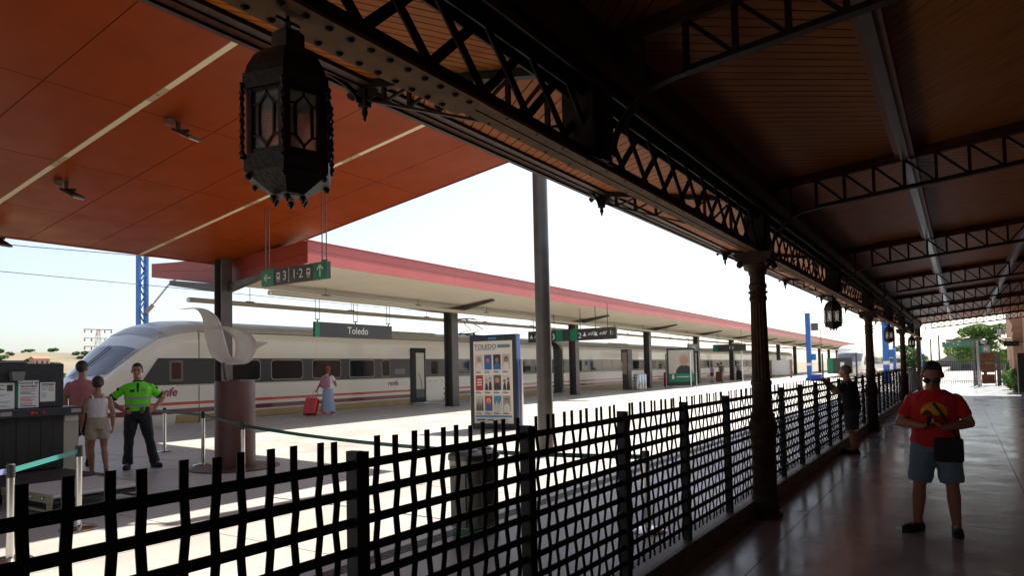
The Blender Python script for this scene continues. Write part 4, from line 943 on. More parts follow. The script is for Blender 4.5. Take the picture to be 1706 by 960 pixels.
n1 = notice('green-edged white notice headed Control de seguridad', 4.375, 4.672, 1.395, 1.80)
MB().box(-11.6129,-11.6119,4.375,4.405,1.395,1.80).build('green_margin', GRT, n1)
for s, z in (('Control de',1.765),('seguridad',1.715)): text('heading', s, n1, (-11.612,4.54,z), .056, DKT, right=(0,1,0), offset=.001, ext=.0005)
lines(n1, 4.43, 4.65, (1.665,), RDT); lines(n1, 4.43, 4.65, (1.635,1.615,1.595), GRT, .009); lines(n1, 4.43, 4.65, (1.55,1.53,1.51,1.49,1.46,1.44), RDT, .009); lines(n1, 4.43, 4.66, (1.415,), DKT, .012)
n2 = notice('small white no-smoking notice at the scanner\'s right', 4.69, 4.895, 1.475, 1.765); lines(n2, 4.71, 4.88, (1.735,1.715), DKT, .012); lines(n2, 4.71, 4.8, (1.69,1.67,1.65,1.6,1.58,1.56,1.54), BLT, .007)
b = MB(); c = Vector((-11.612,4.84,1.665)); b.tube([c+Vector((0,.03*math.cos(R(20*i)),.03*math.sin(R(20*i)))) for i in range(19)], .004, 5); b.tube([c+Vector((0,-.021,.021)),c+Vector((0,.021,-.021))], .003, 5); b.build('prohibition_ring', RDT, n2)
n3 = notice('white notice with a small dark picture at the left edge of the photo', 4.05, 4.358, 1.39, 1.77); lines(n3, 4.07, 4.25, (1.73,1.69,1.67), DKT, .012); lines(n3, 4.07, 4.33, (1.60,1.58,1.5,1.48,1.44,1.42), BLT, .007); MB().box(-11.6128,-11.6115,4.26,4.335,1.65,1.74).build('picture', DKT, n3); MB().box(-11.6128,-11.6115,4.12,4.16,1.525,1.565).build('red_mark', RDT, n3)
mt = thing('belt_table', 'low dark belt table in front of the scanner', 'table', (-10.9,4.3,ZP))
MB().box(-11.6,-10.25,3.2,5.0,.40,.445).build('belt', mat('belt_rubber', (.035,.03,.03), .6), mt, bevel=.01); MB().box(-11.5,-10.3,3.25,4.95,.30,.40).build('belt_frame', SCB, mt)
for x, y in ((-11.4,3.3),(-10.35,3.3),(-11.4,4.9),(-10.35,4.9)): MB().box(x-.03,x+.03,y-.03,y+.03,ZP,.30).build('leg', SCB, mt)
rt = thing('roller_table', 'low steel roller table at the end of the scanner belt', 'table', (-9.5,4.3,ZP))
OLV = mat('frame_olive', (.30,.27,.16), .45, .3)
for y in (3.72,4.82): MB().box(-10.23,-8.9,y-.02,y+.02,.36,.45).build('side_rail', OLV, rt)
rmesh = MB().tube([(0,-.53,0),(0,.53,0)], .025, 10).mesh('roller', mat('roller_grey', (.5,.49,.46), .4, .2), smooth=40)
MB().box(-10.2,-8.93,3.76,4.78,.345,.375).build('gap_shade_sheet', mat('gap_shade_dark', (.03,.03,.03), .6), rt)  # added dark sheet, stands in for shade in the gaps between rollers
for k in range(18): inst(rmesh, 'roller', rt, (-10.18+k*.073,4.27,.425))
for x in (-10.15,-8.95):
    for y in (3.72,4.82): MB().box(x-.025,x+.025,y-.022,y+.022,ZP,.36).build('leg', OLV, rt)
    MB().box(x-.015,x+.015,3.74,4.8,.25,.28).build('stretcher', OLV, rt)
for y in (3.72,4.82): MB().box(-10.12,-8.98,y-.012,y+.012,.25,.28).build('stretcher', OLV, rt)
for x in (-10.0,-9.35,-9.05): MB().lathe([(.02,0),(.02,.02),(.008,.03)], 0, 0, 8).build('bolt', STEEL, rt, org=(0,0,0)).matrix_local = Matrix.Translation(Vector((x,3.70,.41))-ORG[rt]) @ Matrix.Rotation(R(90), 4, 'X')

# ------------------------------------------------------------------ queue posts with belts
TEAL = mat('belt_teal', (.02,.17,.15), .6); DKTEAL = mat('belt_dark_green', (.012,.07,.055), .6); LIL = mat('belt_lilac', (.25,.27,.55), .6)
def qpost(x, y, h, label, belts=()):
    q = thing('queue_post', label, 'queue post', (x,y,ZP), 'belt queue posts')
    MB().lathe([(.18,ZP),(.18,ZP+.012),(.15,ZP+.03),(.05,ZP+.045)], x, y, 28).build('base', STEEL, q, smooth=40); MB().lathe([(.032,ZP+.04),(.032,h-.12)], x, y, 18).build('tube', STEEL, q, smooth=40)
    MB().lathe([(.036,h-.12),(.036,h-.005),(.03,h)], x, y, 18).build('belt_head', BLACK, q, smooth=40)
    for (tx, ty, tz, m, sag) in belts:
        b = MB(); n = 10; L_ = []
        for i in range(n+1):
            t = i/n; z = h-.06+(tz-h+.06)*t-sag*4*t*(1-t); L_.append(((x+(tx-x)*t),(y+(ty-y)*t),z))
        d_ = Vector((tx-x,ty-y,0)).normalized(); nn = Vector((-d_.y,d_.x,0))*.0015
        b.loft([[Vector(p)-nn-Vector((0,0,.024)),Vector(p)+nn-Vector((0,0,.024)),Vector(p)+nn+Vector((0,0,.024)),Vector(p)-nn+Vector((0,0,.024))] for p in L_]); b.build('belt', m, q)
qpost(-7.1, 2.64, 1.06, 'shiny queue post nearest the lower left corner', ((-7.96,3.59,1.03,TEAL,.0),(-6.6,1.2,1.0,LIL,.0)))
qpost(-7.96, 3.59, 1.09, 'queue post standing in front of the roller table')
qpost(-11.48, 7.25, 1.17, 'queue post on the left side of the sculpture pedestal', ((-9.1,6.39,1.05,DKTEAL,.0),(-13.9,7.6,1.14,DKTEAL,.0)))
qpost(-9.1, 6.39, 1.11, 'queue post in front of the sculpture pedestal', ((-2.62,6.32,.92,DKTEAL,.10),))
qpost(-2.62, 6.32, .98, 'queue post just behind the woven fence')
qpost(-14.4, 8.2, 1.15, 'queue post mostly hidden behind the security guard')

# ------------------------------------------------------------------ bins
bn = thing('recycling_bin', 'grey two-hole recycling bin standing just behind the fence', 'bin', (-4.10,5.50,ZP))
BG = mat('bin_grey', (.36,.33,.25), .45, .2, col2=(.30,.28,.21), nscale=3); BD = mat('bin_dark', (.09,.08,.07), .45, .2)
def oval(cx, cy, rx, ry, z, n=32): return [(cx+math.copysign(abs(math.cos(2*math.pi*i/n))**.6, math.cos(2*math.pi*i/n))*rx, cy+math.copysign(abs(math.sin(2*math.pi*i/n))**.6, math.sin(2*math.pi*i/n))*ry, z) for i in range(n)]
MB().loft([oval(-4.10,5.50,.165,.25,ZP+.08),oval(-4.10,5.50,.18,.265,.93)]).build('body', BG, bn, smooth=40)
MB().loft([oval(-4.10,5.50,.16,.245,ZP),oval(-4.10,5.50,.16,.245,ZP+.078)]).build('base', mat('bin_green', (.02,.12,.07), .5), bn, smooth=40)
MB().loft([oval(-4.10,5.50,.19,.275,.931),oval(-4.10,5.50,.19,.275,.98),oval(-4.10,5.50,.155,.24,1.01)]).build('lid', BD, bn, smooth=40)
for cy in (5.38,5.62):
    b = MB(); b.tube([(-4.10+.095*math.cos(R(15*i)),cy+.095*math.sin(R(15*i)),1.012) for i in range(25)], .016, 8); b.build('opening_ring', mat('ring_grey', (.30,.31,.31), .4), bn, smooth=40)
    MB().lathe([(.085,1.008),(.085,1.0125)], -4.10, cy, 20).build('opening', BLACK, bn)
MB().box(-3.925,-3.912,5.36,5.64,.3,.88).build('door_panel', BD, bn); MB().box(-3.911,-3.908,5.38,5.43,.76,.84).build('sticker', PAPER, bn); MB().box(-4.19,-4.01,5.228,5.24,.3,.88).build('end_panel', BD, bn)
def steel_bin(x, y, lab):
    t = thing('steel_bin', lab, 'bin', (x,y,ZP), 'steel bins on the train platform', frame=True)
    for k in range(3):
        yy = y+k*.52; MB().lathe([(.27,ZP+.04),(.27,1.25),(.24,1.3)], x, yy, 20).build('drum', STEEL, t, smooth=40); MB().lathe([(.2,1.301),(.2,1.31)], x, yy, 16).build('opening', BLACK, t)
    MB().box(x-.3,x+.3,y-.3,y+1.35,ZP,ZP+.04).build('base', mat('bin_base_green', (.03,.16,.08), .5), t)
steel_bin(-18.4, 45.9, 'group of shiny steel bins by the platform post')
vm_ = thing('ticket_machine', 'slim dark ticket machine standing beside the platform post', 'machine', (-19.3,46.2,ZP), frame=True)
MB().box(-19.55,-19.1,45.9,46.6,ZP,2.2).box(-19.6,-19.05,45.85,46.65,2.2,3.1).build('cabinet', DKSTEEL, vm_, bevel=.03); MB().box(-19.5,-19.15,45.84,45.848,1.3,2.9).build('screen', mat('machine_panel', (.35,.28,.2), .4), vm_)

# ------------------------------------------------------------------ poster stands
def portrait(b, x0, x1, z0, z1, y, pal, kind, rr):
    """generic head-and-shoulders print: index 0 backdrop, 1 skin, 2 clothes, 3 hair"""
    f = lambda o: ((lambda u, v: (u,y,v)), (lambda u, v: (u,y-o,v)))
    q = lambda pts, mi, o: b.ext(pts, *f(o), m=mi)
    q([(x0,z0),(x1,z0),(x1,z1),(x0,z1)], pal[0], .001)
    n = 1 if kind == 0 else (2 if kind == 1 else 4)
    for k in range(n):
        cx = x0+(x1-x0)*(k+.5)/n; s = (x1-x0)/(2.6 if n == 1 else 2.1*n); zc_ = z0+(z1-z0)*(.62 if n == 1 else .58+.12*(k % 2))
        sh = [(cx+s*1.15*math.cos(R(a))*(1.0 if n == 1 else .8), z0+(zc_-z0-s*.55)*max(0,math.sin(R(a)))) for a in range(0,181,20)]
        sh = [(min(max(u,x0),x1),min(max(v,z0),z1)) for u, v in sh]
        q(sh, pal[2], .0016)
        q([(cx+s*.72*math.cos(R(a)), min(z1,zc_+s*.2+s*.85*math.sin(R(a)))) for a in range(0,360,24)], pal[3], .0020); q([(cx+s*.58*math.cos(R(a)), zc_+s*.72*math.sin(R(a))) for a in range(0,360,24)], pal[1], .0024)
tt = thing('poster_stand', 'illuminated poster stand with TOLEDO event programme and blue sides', 'poster stand', (-10.65,15.2,ZP), rz=R(9))
ORG[tt] = Vector((0,0,0))
W2 = .70; TBL = mat('totem_blue', (.01,.06,.38), .4); TFR = mat('totem_frame', (.012,.016,.022), .3)
b = MB(); b.ext(rrect(-W2,W2,.07,2.55,.03), lambda x, z: (x,.02,z), lambda x, z: (x,.10,z)); b.build('front_frame', TFR, tt)
MB().box(-W2+.03,W2-.01,.101,.34,.09,2.56).build('case', TBL, tt, bevel=.02); MB().box(-W2,W2,.10,.345,2.551,2.575).build('top_cap', TBL, tt)
for x in (-W2-.05,W2+.05): MB().box(x-.035,x+.035,.16,.26,0,1.9).build('side_post', STEEL, tt, bevel=.01)
MB().box(-W2,W2,.1,.3,0,.09).build('plinth', TFR, tt)
poster = MB().box(-.585,.585,.016,.0195,.16,2.40).build('poster_sheet', mat('poster_paper', (.68,.63,.53), .5), tt)
MB().box(-.12,.12,.012,.0195,2.44,2.50).build('header_badge', mat('badge_blue', (.02,.22,.45), .4), tt)
text('heading', 'TOLEDO', poster, (-.22,.014,2.245), .17, mat('poster_navy', (.03,.07,.16), .6), ext=.0006, offset=.002)
MB().box(-.52,.08,.0142,.0155,2.155,2.172).box(.14,.53,.0142,.0155,2.27,2.30).box(.14,.5,.0142,.0155,2.205,2.215).build('heading_bars', mat('poster_teal', (.03,.26,.40), .6), poster)
text('subheading', 'FESTIVAL', poster, (.33,.013,2.243), .065, MATS['poster_navy'], ext=.0005) if False else None
MB().box(.15,.52,.0138,.0155,2.225,2.262).build('subheading_bar', MATS['poster_navy'], poster)
PALM = [mat('ph%d' % i, c, .55) for i, c in enumerate(((.45,.42,.38),(.03,.10,.35),(.02,.03,.035),(.42,.36,.32),(.36,.03,.025),(.50,.48,.46),(.10,.09,.08),(.55,.53,.50),(.48,.44,.40),(.45,.04,.03),(.02,.26,.42),(.30,.27,.24),(.42,.24,.16),(.30,.16,.10),(.04,.03,.03),(.55,.14,.04),(.60,.57,.52),(.03,.12,.32)))]
SPEC = [(0,12,16,13,0),(1,15,17,14,0),(2,13,17,14,0),(3,13,16,14,0),(4,16,4,4,9),(5,8,14,14,1),(6,12,14,11,0),(7,13,14,14,1),(8,12,14,14,2),(9,12,17,16,0),(10,13,16,14,2),(11,12,16,14,0)]
for r_ in range(3):
    for c_ in range(4):
        k = r_*4+c_; x0 = -.53+.272*c_; z0 = [1.62,1.06,.50][r_]; z1 = z0+.41; p0, p1, p2, p3, kd = SPEC[k]; b = MB()
        if kd == 9:
            b.ext([(x0,z0),(x0+.225,z0),(x0+.225,z1),(x0,z1)], lambda u, v: (u,.0155,v), lambda u, v: (u,.0145,v), m=p0)
            for q in range(3): b.ext([(x0+.04,z0+.13+.07*q),(x0+.185,z0+.13+.07*q),(x0+.185,z0+.17+.07*q),(x0+.04,z0+.17+.07*q)], lambda u, v: (u,.0145,v), lambda u, v: (u,.0135,v), m=16)
        else: portrait(b, x0, x0+.225, z0, z1, .0155, (p0,p1,p2,p3), kd, None)
        b.build('photo_print', PALM, poster)
        MB().box(x0,x0+.13,.0142,.0155,z0-.045,z0-.03).build('caption_line', MATS['poster_teal'], poster); MB().box(x0,x0+.17,.0142,.0155,z0-.085,z0-.062).build('caption_line', MATS['poster_navy'], poster)
MB().box(-.55,.55,.0142,.0155,.33,.375).build('footer_bar', MATS['poster_teal'], poster); MB().box(-.52,-.25,.0142,.0155,.235,.275).box(-.2,.0,.0142,.0155,.24,.27).box(.1,.4,.0142,.0155,.245,.26).build('sponsor_line', MATS['poster_navy'], poster)
p2 = thing('poster_stand', 'poster stand with green lower half and a seated man\'s portrait, far on the platform', 'poster stand', (-17.7,50.,ZP), rz=R(30))
ORG[p2] = Vector((0,0,0))
MB().box(-1.05,1.05,-.08,.08,.15,2.95).build('case', mat('stand_navy', (.012,.02,.03), .35), p2); MB().box(-.93,.93,-.084,-.081,1.05,2.82).build('photo_area', mat('stand_photo', (.50,.45,.36), .5), p2); MB().box(-.93,.93,-.0835,-.081,.42,1.049).build('green_area', GREENS, p2)
b = MB(); portrait(b, -.5, .9, 1.05, 2.6, -.084, (8,12,2,3), 0, None); b.v = [(v[0],v[1],v[2]) for v in b.v]; b.build('portrait_print', PALM, p2)
for x in (-1.12,1.12): MB().tube([(x,0,0),(x,0,2.6)], .045, 8).build('side_post', STEEL, p2)
MB().box(-.7,-.55,-.088,-.084,.65,.95).box(-.35,.6,-.088,-.084,.78,.83).build('print_mark', SIGNW, p2)
ab = thing('notice_board', 'low white A-board standing on the far platform right of the nearest column', 'board', (-17.4,82.5,ZP), rz=R(25)); ORG[ab] = Vector((0,0,0))
MB().box(-1.05,1.05,-.05,.05,.35,2.05).build('panel', mat('aboard', (.62,.60,.57), .6), ab); MB().box(-1.15,-1.05,-.3,.3,0,2.1).box(1.05,1.15,-.3,.3,0,2.1).box(-1.1,1.1,-.06,.06,.25,.35).build('frame', mat('aboard_wood', (.28,.14,.08), .6), ab)
bs = thing('direction_sign', 'freestanding green and charcoal sign on posts behind the leaning man', 'sign', (-8.5,62.,ZP)); ORG[bs] = Vector((-8.5,62.,ZP))
MB().box(-9.4,-7.5,61.95,62.05,.9,2.2).build('board', SIGNG, bs); MB().box(-9.4,-8.95,61.94,61.948,.9,2.2).build('green_field', GREENS, bs); b = MB(); train_icon(b, (-8.25,61.945,1.6), .5, (1,0,0), (0,0,1)); b.build('train_symbol', SIGNW, bs)
for x in (-9.75,-7.2): MB().tube([(x,62,ZP),(x,62,2.6)], .07, 8).build('post', DKSTEEL, bs)
cr_ = thing('blue_crate', 'blue box on the ground at the foot of the left blue mast', 'box', (-11.,67.,ZP)); MB().box(-11.5,-10.6,66.6,67.3,ZP,.75).build('body', mat('crate_blue', (.03,.05,.38), .5), cr_, bevel=.03); MB().box(-11.54,-10.56,66.56,67.34,.75,.80).build('lid', mat('crate_lid', (.05,.08,.45), .5), cr_)
for lab, x, y, h in (('slim white lamp pole left of the nearest column\'s shaft', -16.2, 67., 3.9),('slim white pole at the foot of the second poster stand', -16.0, 50.5, 2.9)):
    q = thing('slim_pole', lab, 'pole', tuple(pfw(x,y,ZP))); o_ = ORG[q]; MB().lathe([(.16,ZP),(.16,ZP+.03),(.05,ZP+.05),(.05,h)], o_.x, o_.y, 10).build('shaft', WHITE, q)
    if h > 3.5: MB().box(o_.x-.9,o_.x+.9,o_.y-.06,o_.y+.06,h,h+.08).build('cross_arm', WHITE, q)

# ------------------------------------------------------------------ far end of the walkway
YE = 58.5
ef = thing('grid_fence', 'black square-grid fence closing the far end of the walkway', 'fence', (-.8,YE,0))
vb_ = MB().box(-.014,.014,-.014,.014,0,1.72).mesh('upright', FENCE)
for i in range(24): inst(vb_, 'upright', ef, (-2.3+i*.132,YE,.04))
hb_ = MB().box(-2.36,.82,-.012,.012,-.014,.014).mesh('rail', FENCE)
for i in range(11): inst(hb_, 'rail', ef, (0,YE+.026,.16+i*.155), None)
for x in (-2.36,.82): MB().box(x-.04,x+.04,YE-.04,YE+.04,0,1.75).build('post', FENCE, ef)
gt = thing('corten_gate', 'rust-coloured gate of three steel panels beside the portal frame', 'gate', (1.45,YE-.4,0))
for k, (z0, z1) in enumerate(((.12,.78),(.90,1.50),(1.60,2.25))): MB().box(1.10,1.86,YE-.43,YE-.40,z0,z1).build('panel', CORTEN, gt)
for x in (1.05,1.9): MB().box(x-.035,x+.035,YE-.46,YE-.38,0,2.3).build('gate_stile', DKSTEEL, gt)
MB().box(1.98,2.22,YE-.5,YE-.25,0,2.2).build('gate_pier', mat('pier_brown', (.10,.07,.05), .8, col2=(.14,.1,.07), nscale=6), gt)
e2 = thing('grid_fence', 'dark grid fence with plants behind it right of the rust gate', 'fence', (2.7,YE-.3,0))
for i in range(8): inst(vb_, 'upright', e2, (2.30+i*.13,YE-.3,.05))
for i in range(11): MB().box(2.24,3.3,YE-.29,YE-.265,.16+i*.15,.185+i*.15).build('rail', FENCE, e2)
po = thing('steel_portal', 'pale steel portal post with green hanging panels at the end of the walkway', 'portal', (.9,YE-3.,0))
MB().box(.82,.96,YE-3.1,YE-2.9,0,3.1).build('front_post', STEEL, po); MB().box(.62,.76,YE-1.2,YE-1.,0,2.9).build('rear_post', GREYST, po); MB().box(-.9,1.3,YE-2.,YE-1.85,3.12,3.26).build('beam', GREYST, po)
for k in range(8): MB().box(-1.12+.235*k,-.92+.235*k,YE-2.,YE-1.9,2.72,3.1).build('hanging_panel', mat('panel_grey_green', (.10,.17,.13), .5) if k % 2 else mat('panel_green2', (.05,.24,.14), .5), po)
MB().box(1.0,1.6,YE-2.,YE-1.9,2.3,2.75).build('pictogram_board', mat('board_grey', (.25,.27,.27), .5), po); MB().box(1.0,1.18,YE-2.01,YE-2.001,2.3,2.75).build('green_field', GREENS, po)
b = MB()
for x in (1.32,1.44): b.box(x-.03,x+.03,YE-2.008,YE-2.001,2.42,2.58); b.ball((x,YE-2.005,2.62), .03, .004, .03, 8, 5)
b.build('pictogram', SIGNW, po); MB().ball((1.28,YE-2.4,3.02), .2, .2, .17, 14, 8).build('camera_dome', mat('dome_grey', (.30,.30,.28), .3), po, smooth=50)
hs = thing('hanging_sign', 'dark rectangular sign hung from the wall at the right edge', 'sign', (2.25,46.,2.7))
MB().box(1.93,2.62,45.95,46.06,2.5,2.78).build('board', BLACK, hs); MB().tube([(2.62,46.,2.72),(2.95,46.,2.72)], .02, 6).build('arm', GREYST, hs)
b = MB(); arrow(b, (2.1,45.944,2.64), math.pi, .09, (1,0,0), (0,0,1)); arrow(b, (2.42,45.944,2.64), math.pi, .09, (1,0,0), (0,0,1)); b.build('arrow', mat('sign_dim', (.10,.12,.11), .5), hs)
wl = thing('wall_lantern', 'small street lantern on an arm at the end wall', 'lantern', (1.95,50.,3.25))
LG2 = mat('wl_glass', (.55,.55,.52), .2, trans=.3)
MB().lathe([(.06,3.25),(.10,3.28),(.16,3.60),(.155,3.62)], 1.95, 50., 6).build('glass', LG2, wl); MB().lathe([(.19,3.62),(.15,3.70),(.07,3.76),(.03,3.84),(.01,3.88)], 1.95, 50., 6).build('cap', LIRON, wl); MB().lathe([(.02,3.08),(.05,3.2),(.065,3.25)], 1.95, 50., 8).build('stem', LIRON, wl); MB().tube([(1.95,50.,3.1),(2.2,50.,3.02),(2.9,50.,3.05)], .025, 6).build('arm', LIRON, wl)
for k in range(6):
    a = R(60*k); MB().bar((1.95+.10*math.cos(a),50+.10*math.sin(a),3.28),(1.95+.165*math.cos(a),50+.165*math.sin(a),3.61),.014,.014).build('glazing_bar', LIRON, wl)
dp = thing('dark_panel', 'tall dark information panel cut by the right edge of the photo', 'panel', (2.62,44.3,0)); MB().box(2.42,2.72,44.2,44.26,.3,2.1).build('panel', BLACK, dp); MB().box(2.38,2.42,44.18,44.28,0,2.15).build('post', STEEL, dp)
# ------------------------------------------------------------------ vegetation
def leafmat(name, c1, c2, trans=.25):
    m = bpy.data.materials.new(name); m.use_nodes = True; n = m.node_tree; L = n.links; p = n.nodes['Principled BSDF']
    g = n.nodes.new('ShaderNodeNewGeometry'); t = n.nodes.new('ShaderNodeTexNoise'); t.inputs['Scale'].default_value = 2.5; L.new(g.outputs['Position'], t.inputs['Vector'])
    wn = n.nodes.new('ShaderNodeMapRange'); wn.inputs[1].default_value = .3; wn.inputs[2].default_value = .7; L.new(t.outputs[0], wn.inputs[0])
    mx = n.nodes.new('ShaderNodeMix'); mx.data_type = 'RGBA'; mx.inputs[6].default_value = tocol(c1); mx.inputs[7].default_value = tocol(c2); L.new(wn.outputs[0], mx.inputs[0])
    L.new(mx.outputs[2], p.inputs['Base Color']); p.inputs['Roughness'].default_value = .6
    tr = n.nodes.new('ShaderNodeBsdfTranslucent'); L.new(mx.outputs[2], tr.inputs[0]); ms = n.nodes.new('ShaderNodeMixShader'); ms.inputs[0].default_value = trans
    L.new(p.outputs[0], ms.inputs[1]); L.new(tr.outputs[0], ms.inputs[2]); L.new(ms.outputs[0], n.nodes['Material Output'].inputs[0]); return m
LF1 = leafmat('leaf_bright', (.07,.17,.025), (.16,.26,.05)); LF2 = leafmat('leaf_mid', (.035,.10,.025), (.08,.15,.035)); LF3 = leafmat('leaf_olive', (.07,.085,.05), (.12,.13,.075), .1)
BARK = mat('bark', (.09,.06,.04), .9, col2=(.14,.10,.07), nscale=12, bump=.4)
def leaves(b, c, r, n, s, rr):
    for _ in range(n):
        d = Vector((rr.gauss(0,1), rr.gauss(0,1), rr.gauss(0,1))).normalized(); t = rr.uniform(.55,1)**.6
        p = Vector(c)+Vector((d.x*r[0],d.y*r[1],d.z*r[2]))*t
        a = Vector((rr.gauss(0,1), rr.gauss(0,1), rr.gauss(0,.6))).normalized(); e = a.cross(Vector((rr.gauss(0,1), rr.gauss(0,1), rr.gauss(0,1)))).normalized(); k = s*rr.uniform(.6,1.3)
        b.add([p-a*k, p+e*k*.42, p+a*k, p-e*k*.42], [(0,1,2,3)])
def tree(label, base, h, crad, crown, lm, seed, n=5000, ls=.12, group=None):
    rr = random.Random(seed); t = thing('broadleaf_tree', label, 'tree', base, group); B = Vector(base); b = MB()
    b.tube([B, B+Vector((.1,.05,h*.3)), B+Vector((0,.1,h*.6)), B+Vector((.1,0,h*.9))], [.03*h,.024*h,.016*h,.005*h], 10)
    for _ in range(8):
        a = rr.uniform(0,6.28); z = rr.uniform(.3,.65)*h; q = B+Vector((0,0,z)); e = q+Vector((math.cos(a)*crad*.7,math.sin(a)*crad*.7,h*.2)); b.tube([q, q+(e-q)*.5+Vector((0,0,.1)), e], [.012*h,.008*h,.003*h], 6)
    b.build('trunk', BARK, t, smooth=50); c = MB(); 
    for (dx, dy_, dz, rx, rz_) in crown: leaves(c, B+Vector((dx,dy_,dz)), (rx,rx,rz_), int(n*rx*rx/sum(q[3]**2 for q in crown)), ls, rr)
    c.build('crown', lm, t); return t
rr = random.Random(11); crown = []
for i in range(26):
    a = rr.uniform(0,6.28); q = rr.uniform(.2,1)**.7; dz = 2.6+rr.uniform(0,1)*3.0; k = 1-abs(dz-3.9)/3.2
    crown.append((math.cos(a)*q*2.6*k*1.1, math.sin(a)*q*2.4*k, dz-.7, rr.uniform(.55,.95), rr.uniform(.35,.6)))
tree('leafy bright green tree beyond the rust gate at the end of the walkway', (1.55,72,-.9), 5.5, 2.6, [(a,b_,c+.5,d,e) for a,b_,c,d,e in crown], LF1, 2, 11000, .13)
tree('round dark green tree far off left of the walkway\'s end fence', (-11.,182,-1.2), 7, 4, [(0,0,4.2,3.4,2.6),(-2,0,3.4,2.2,1.8),(2.2,0,3.2,2.4,1.8)], LF2, 4, 3500, .35, 'far trees')
tree('small green tree far off behind the end fence', (-1.,220,-1.2), 6, 3, [(0,0,3.2,3.,2.),(3,0,2.6,2.4,1.6)], LF2, 5, 2200, .35, 'far trees')
for i, (x, y, h) in enumerate(((-62,175,5.),(-70,200,6.),(-78,230,6.))):
    tree(['rightmost of the trees showing over the far train','middle of the trees showing over the far train','leftmost of the trees showing over the far train'][i], (x,y,-1.2), h, 4, [(0,0,h*.6,4,2.4),(4,2,h*.5,3.5,2.),(-4,1,h*.5,3.6,2.1)], LF2, 20+i, 2200, .4, 'far trees')
def bush(label, x, y, h, r, lm, seed, n, ls, group):
    rr = random.Random(seed); t = thing('bush', label, 'bush', (x,y,0), group); c = MB()
    for _ in range(7): leaves(c, (x+rr.uniform(-r,r)*.6,y+rr.uniform(-r,r)*.9,h*rr.uniform(.25,.75)), (r*.5,r*.6,h*.28), n//7, ls, rr)
    b = MB()
    for _ in range(5): b.tube([(x,y,0),(x+rr.uniform(-r,r)*.5,y+rr.uniform(-r,r)*.5,h*.7)], [.02,.006], 5)
    b.build('stems', BARK, t); c.build('foliage', lm, t)
bush('leafy green bush at the right wall, nearest of the row', 2.42, 46.0, 1.35, .42, LF1, 1, 2200, .07, 'bushes along the end wall'); bush('leafy green bush at the right wall, farther back', 2.3, 49.5, 1.25, .5, LF1, 3, 2200, .07, 'bushes along the end wall'); bush('light green shrub behind the grid fence beside the rust gate', 2.75, 60.3, 1.7, .6, LF1, 5, 1800, .09, 'bushes along the end wall')
# low buildings far beyond the end fence and houses on the hill
def house(label, x, y, z, w_, d_, h, wallc, roofc, n=3):
    t = thing('house', label, 'house', (x,y,z)); MB().box(x-w_/2,x+w_/2,y-d_/2,y+d_/2,z-1,z+h).build('wall', mat('hw'+label[:9], wallc, .8), t)
    b = MB(); b.ext([(-w_/2-.3,h),(w_/2+.3,h),(0,h+w_*.2)], lambda u, v: (x+u,y-d_/2-.3,z+v), lambda u, v: (x+u,y+d_/2+.3,z+v)); b.build('roof', mat('hr'+label[:9], roofc, .8), t)
    for k in range(n): 
        wq = MB().box(x+w_/2,x+w_/2+.05,y-d_/2+d_*(k+.3)/n,y-d_/2+d_*(k+.7)/n,z+h*.35,z+h*.75).build('window', mat('hwin', (.06,.06,.07), .3), t); MB().box(x-w_/2+w_*(k+.3)/n,x-w_/2+w_*(k+.7)/n,y-d_/2-.05,y-d_/2,z+h*.35,z+h*.75).build('window', MATS['hwin'], t)
house('long low grey shed beyond the end fence', 3., 200, -1.2, 18, 8, 2.6, (.25,.23,.21), (.20,.19,.18), 4)
house('pink house on the hillside left of the train nose', -330, 133, gz(-330,133), 5, 6, 4.2, (.55,.33,.27), (.40,.16,.10))
rr = random.Random(9)
hillpts = []
for i in range(70):
    a = rr.uniform(R(60.5), R(72)); dist = rr.uniform(300, 720); x, y = -dist*math.sin(a), dist*math.cos(a); hillpts.append((x,y))
shm = []
for k in range(4):
    q = MB(); r2 = random.Random(40+k)
    for _ in range(5): leaves(q, (r2.uniform(-1,1),r2.uniform(-1,1),1.0+r2.uniform(-.3,.5)), (1.1,1.1,.8), 110, .38, r2)
    shm.append(q.mesh('shrub', LF3 if k % 2 else LF2))
for i, (x, y) in enumerate(hillpts):
    o = bpy.data.objects.new('hillside_shrub', shm[i % 4]); COL.objects.link(o); o.location = (x,y,gz(x,y)-.1); s = rr.uniform(.5,1.25); o.scale = (s*1.3,s*1.3,s); o.rotation_euler = (0,0,rr.uniform(0,6)); tag(o, 'dark shrub dotted on the dry hillside behind the train nose', 'shrub', 'shrubs on the dry hillside')
for i in range(6):
    a = R(64.0)+i*R(.45); x, y = -215*math.sin(a)+rr.uniform(-10,10), 215*math.cos(a)
    o = bpy.data.objects.new('roadside_tree', shm[0]); COL.objects.link(o); o.location = (x,y,gz(x,y)-.2); s = rr.uniform(1.3,2.1); o.scale = (s,s,s*1.2); tag(o, 'green tree at the foot of the hillside behind the scanner', 'tree', 'trees at the foot of the hill')

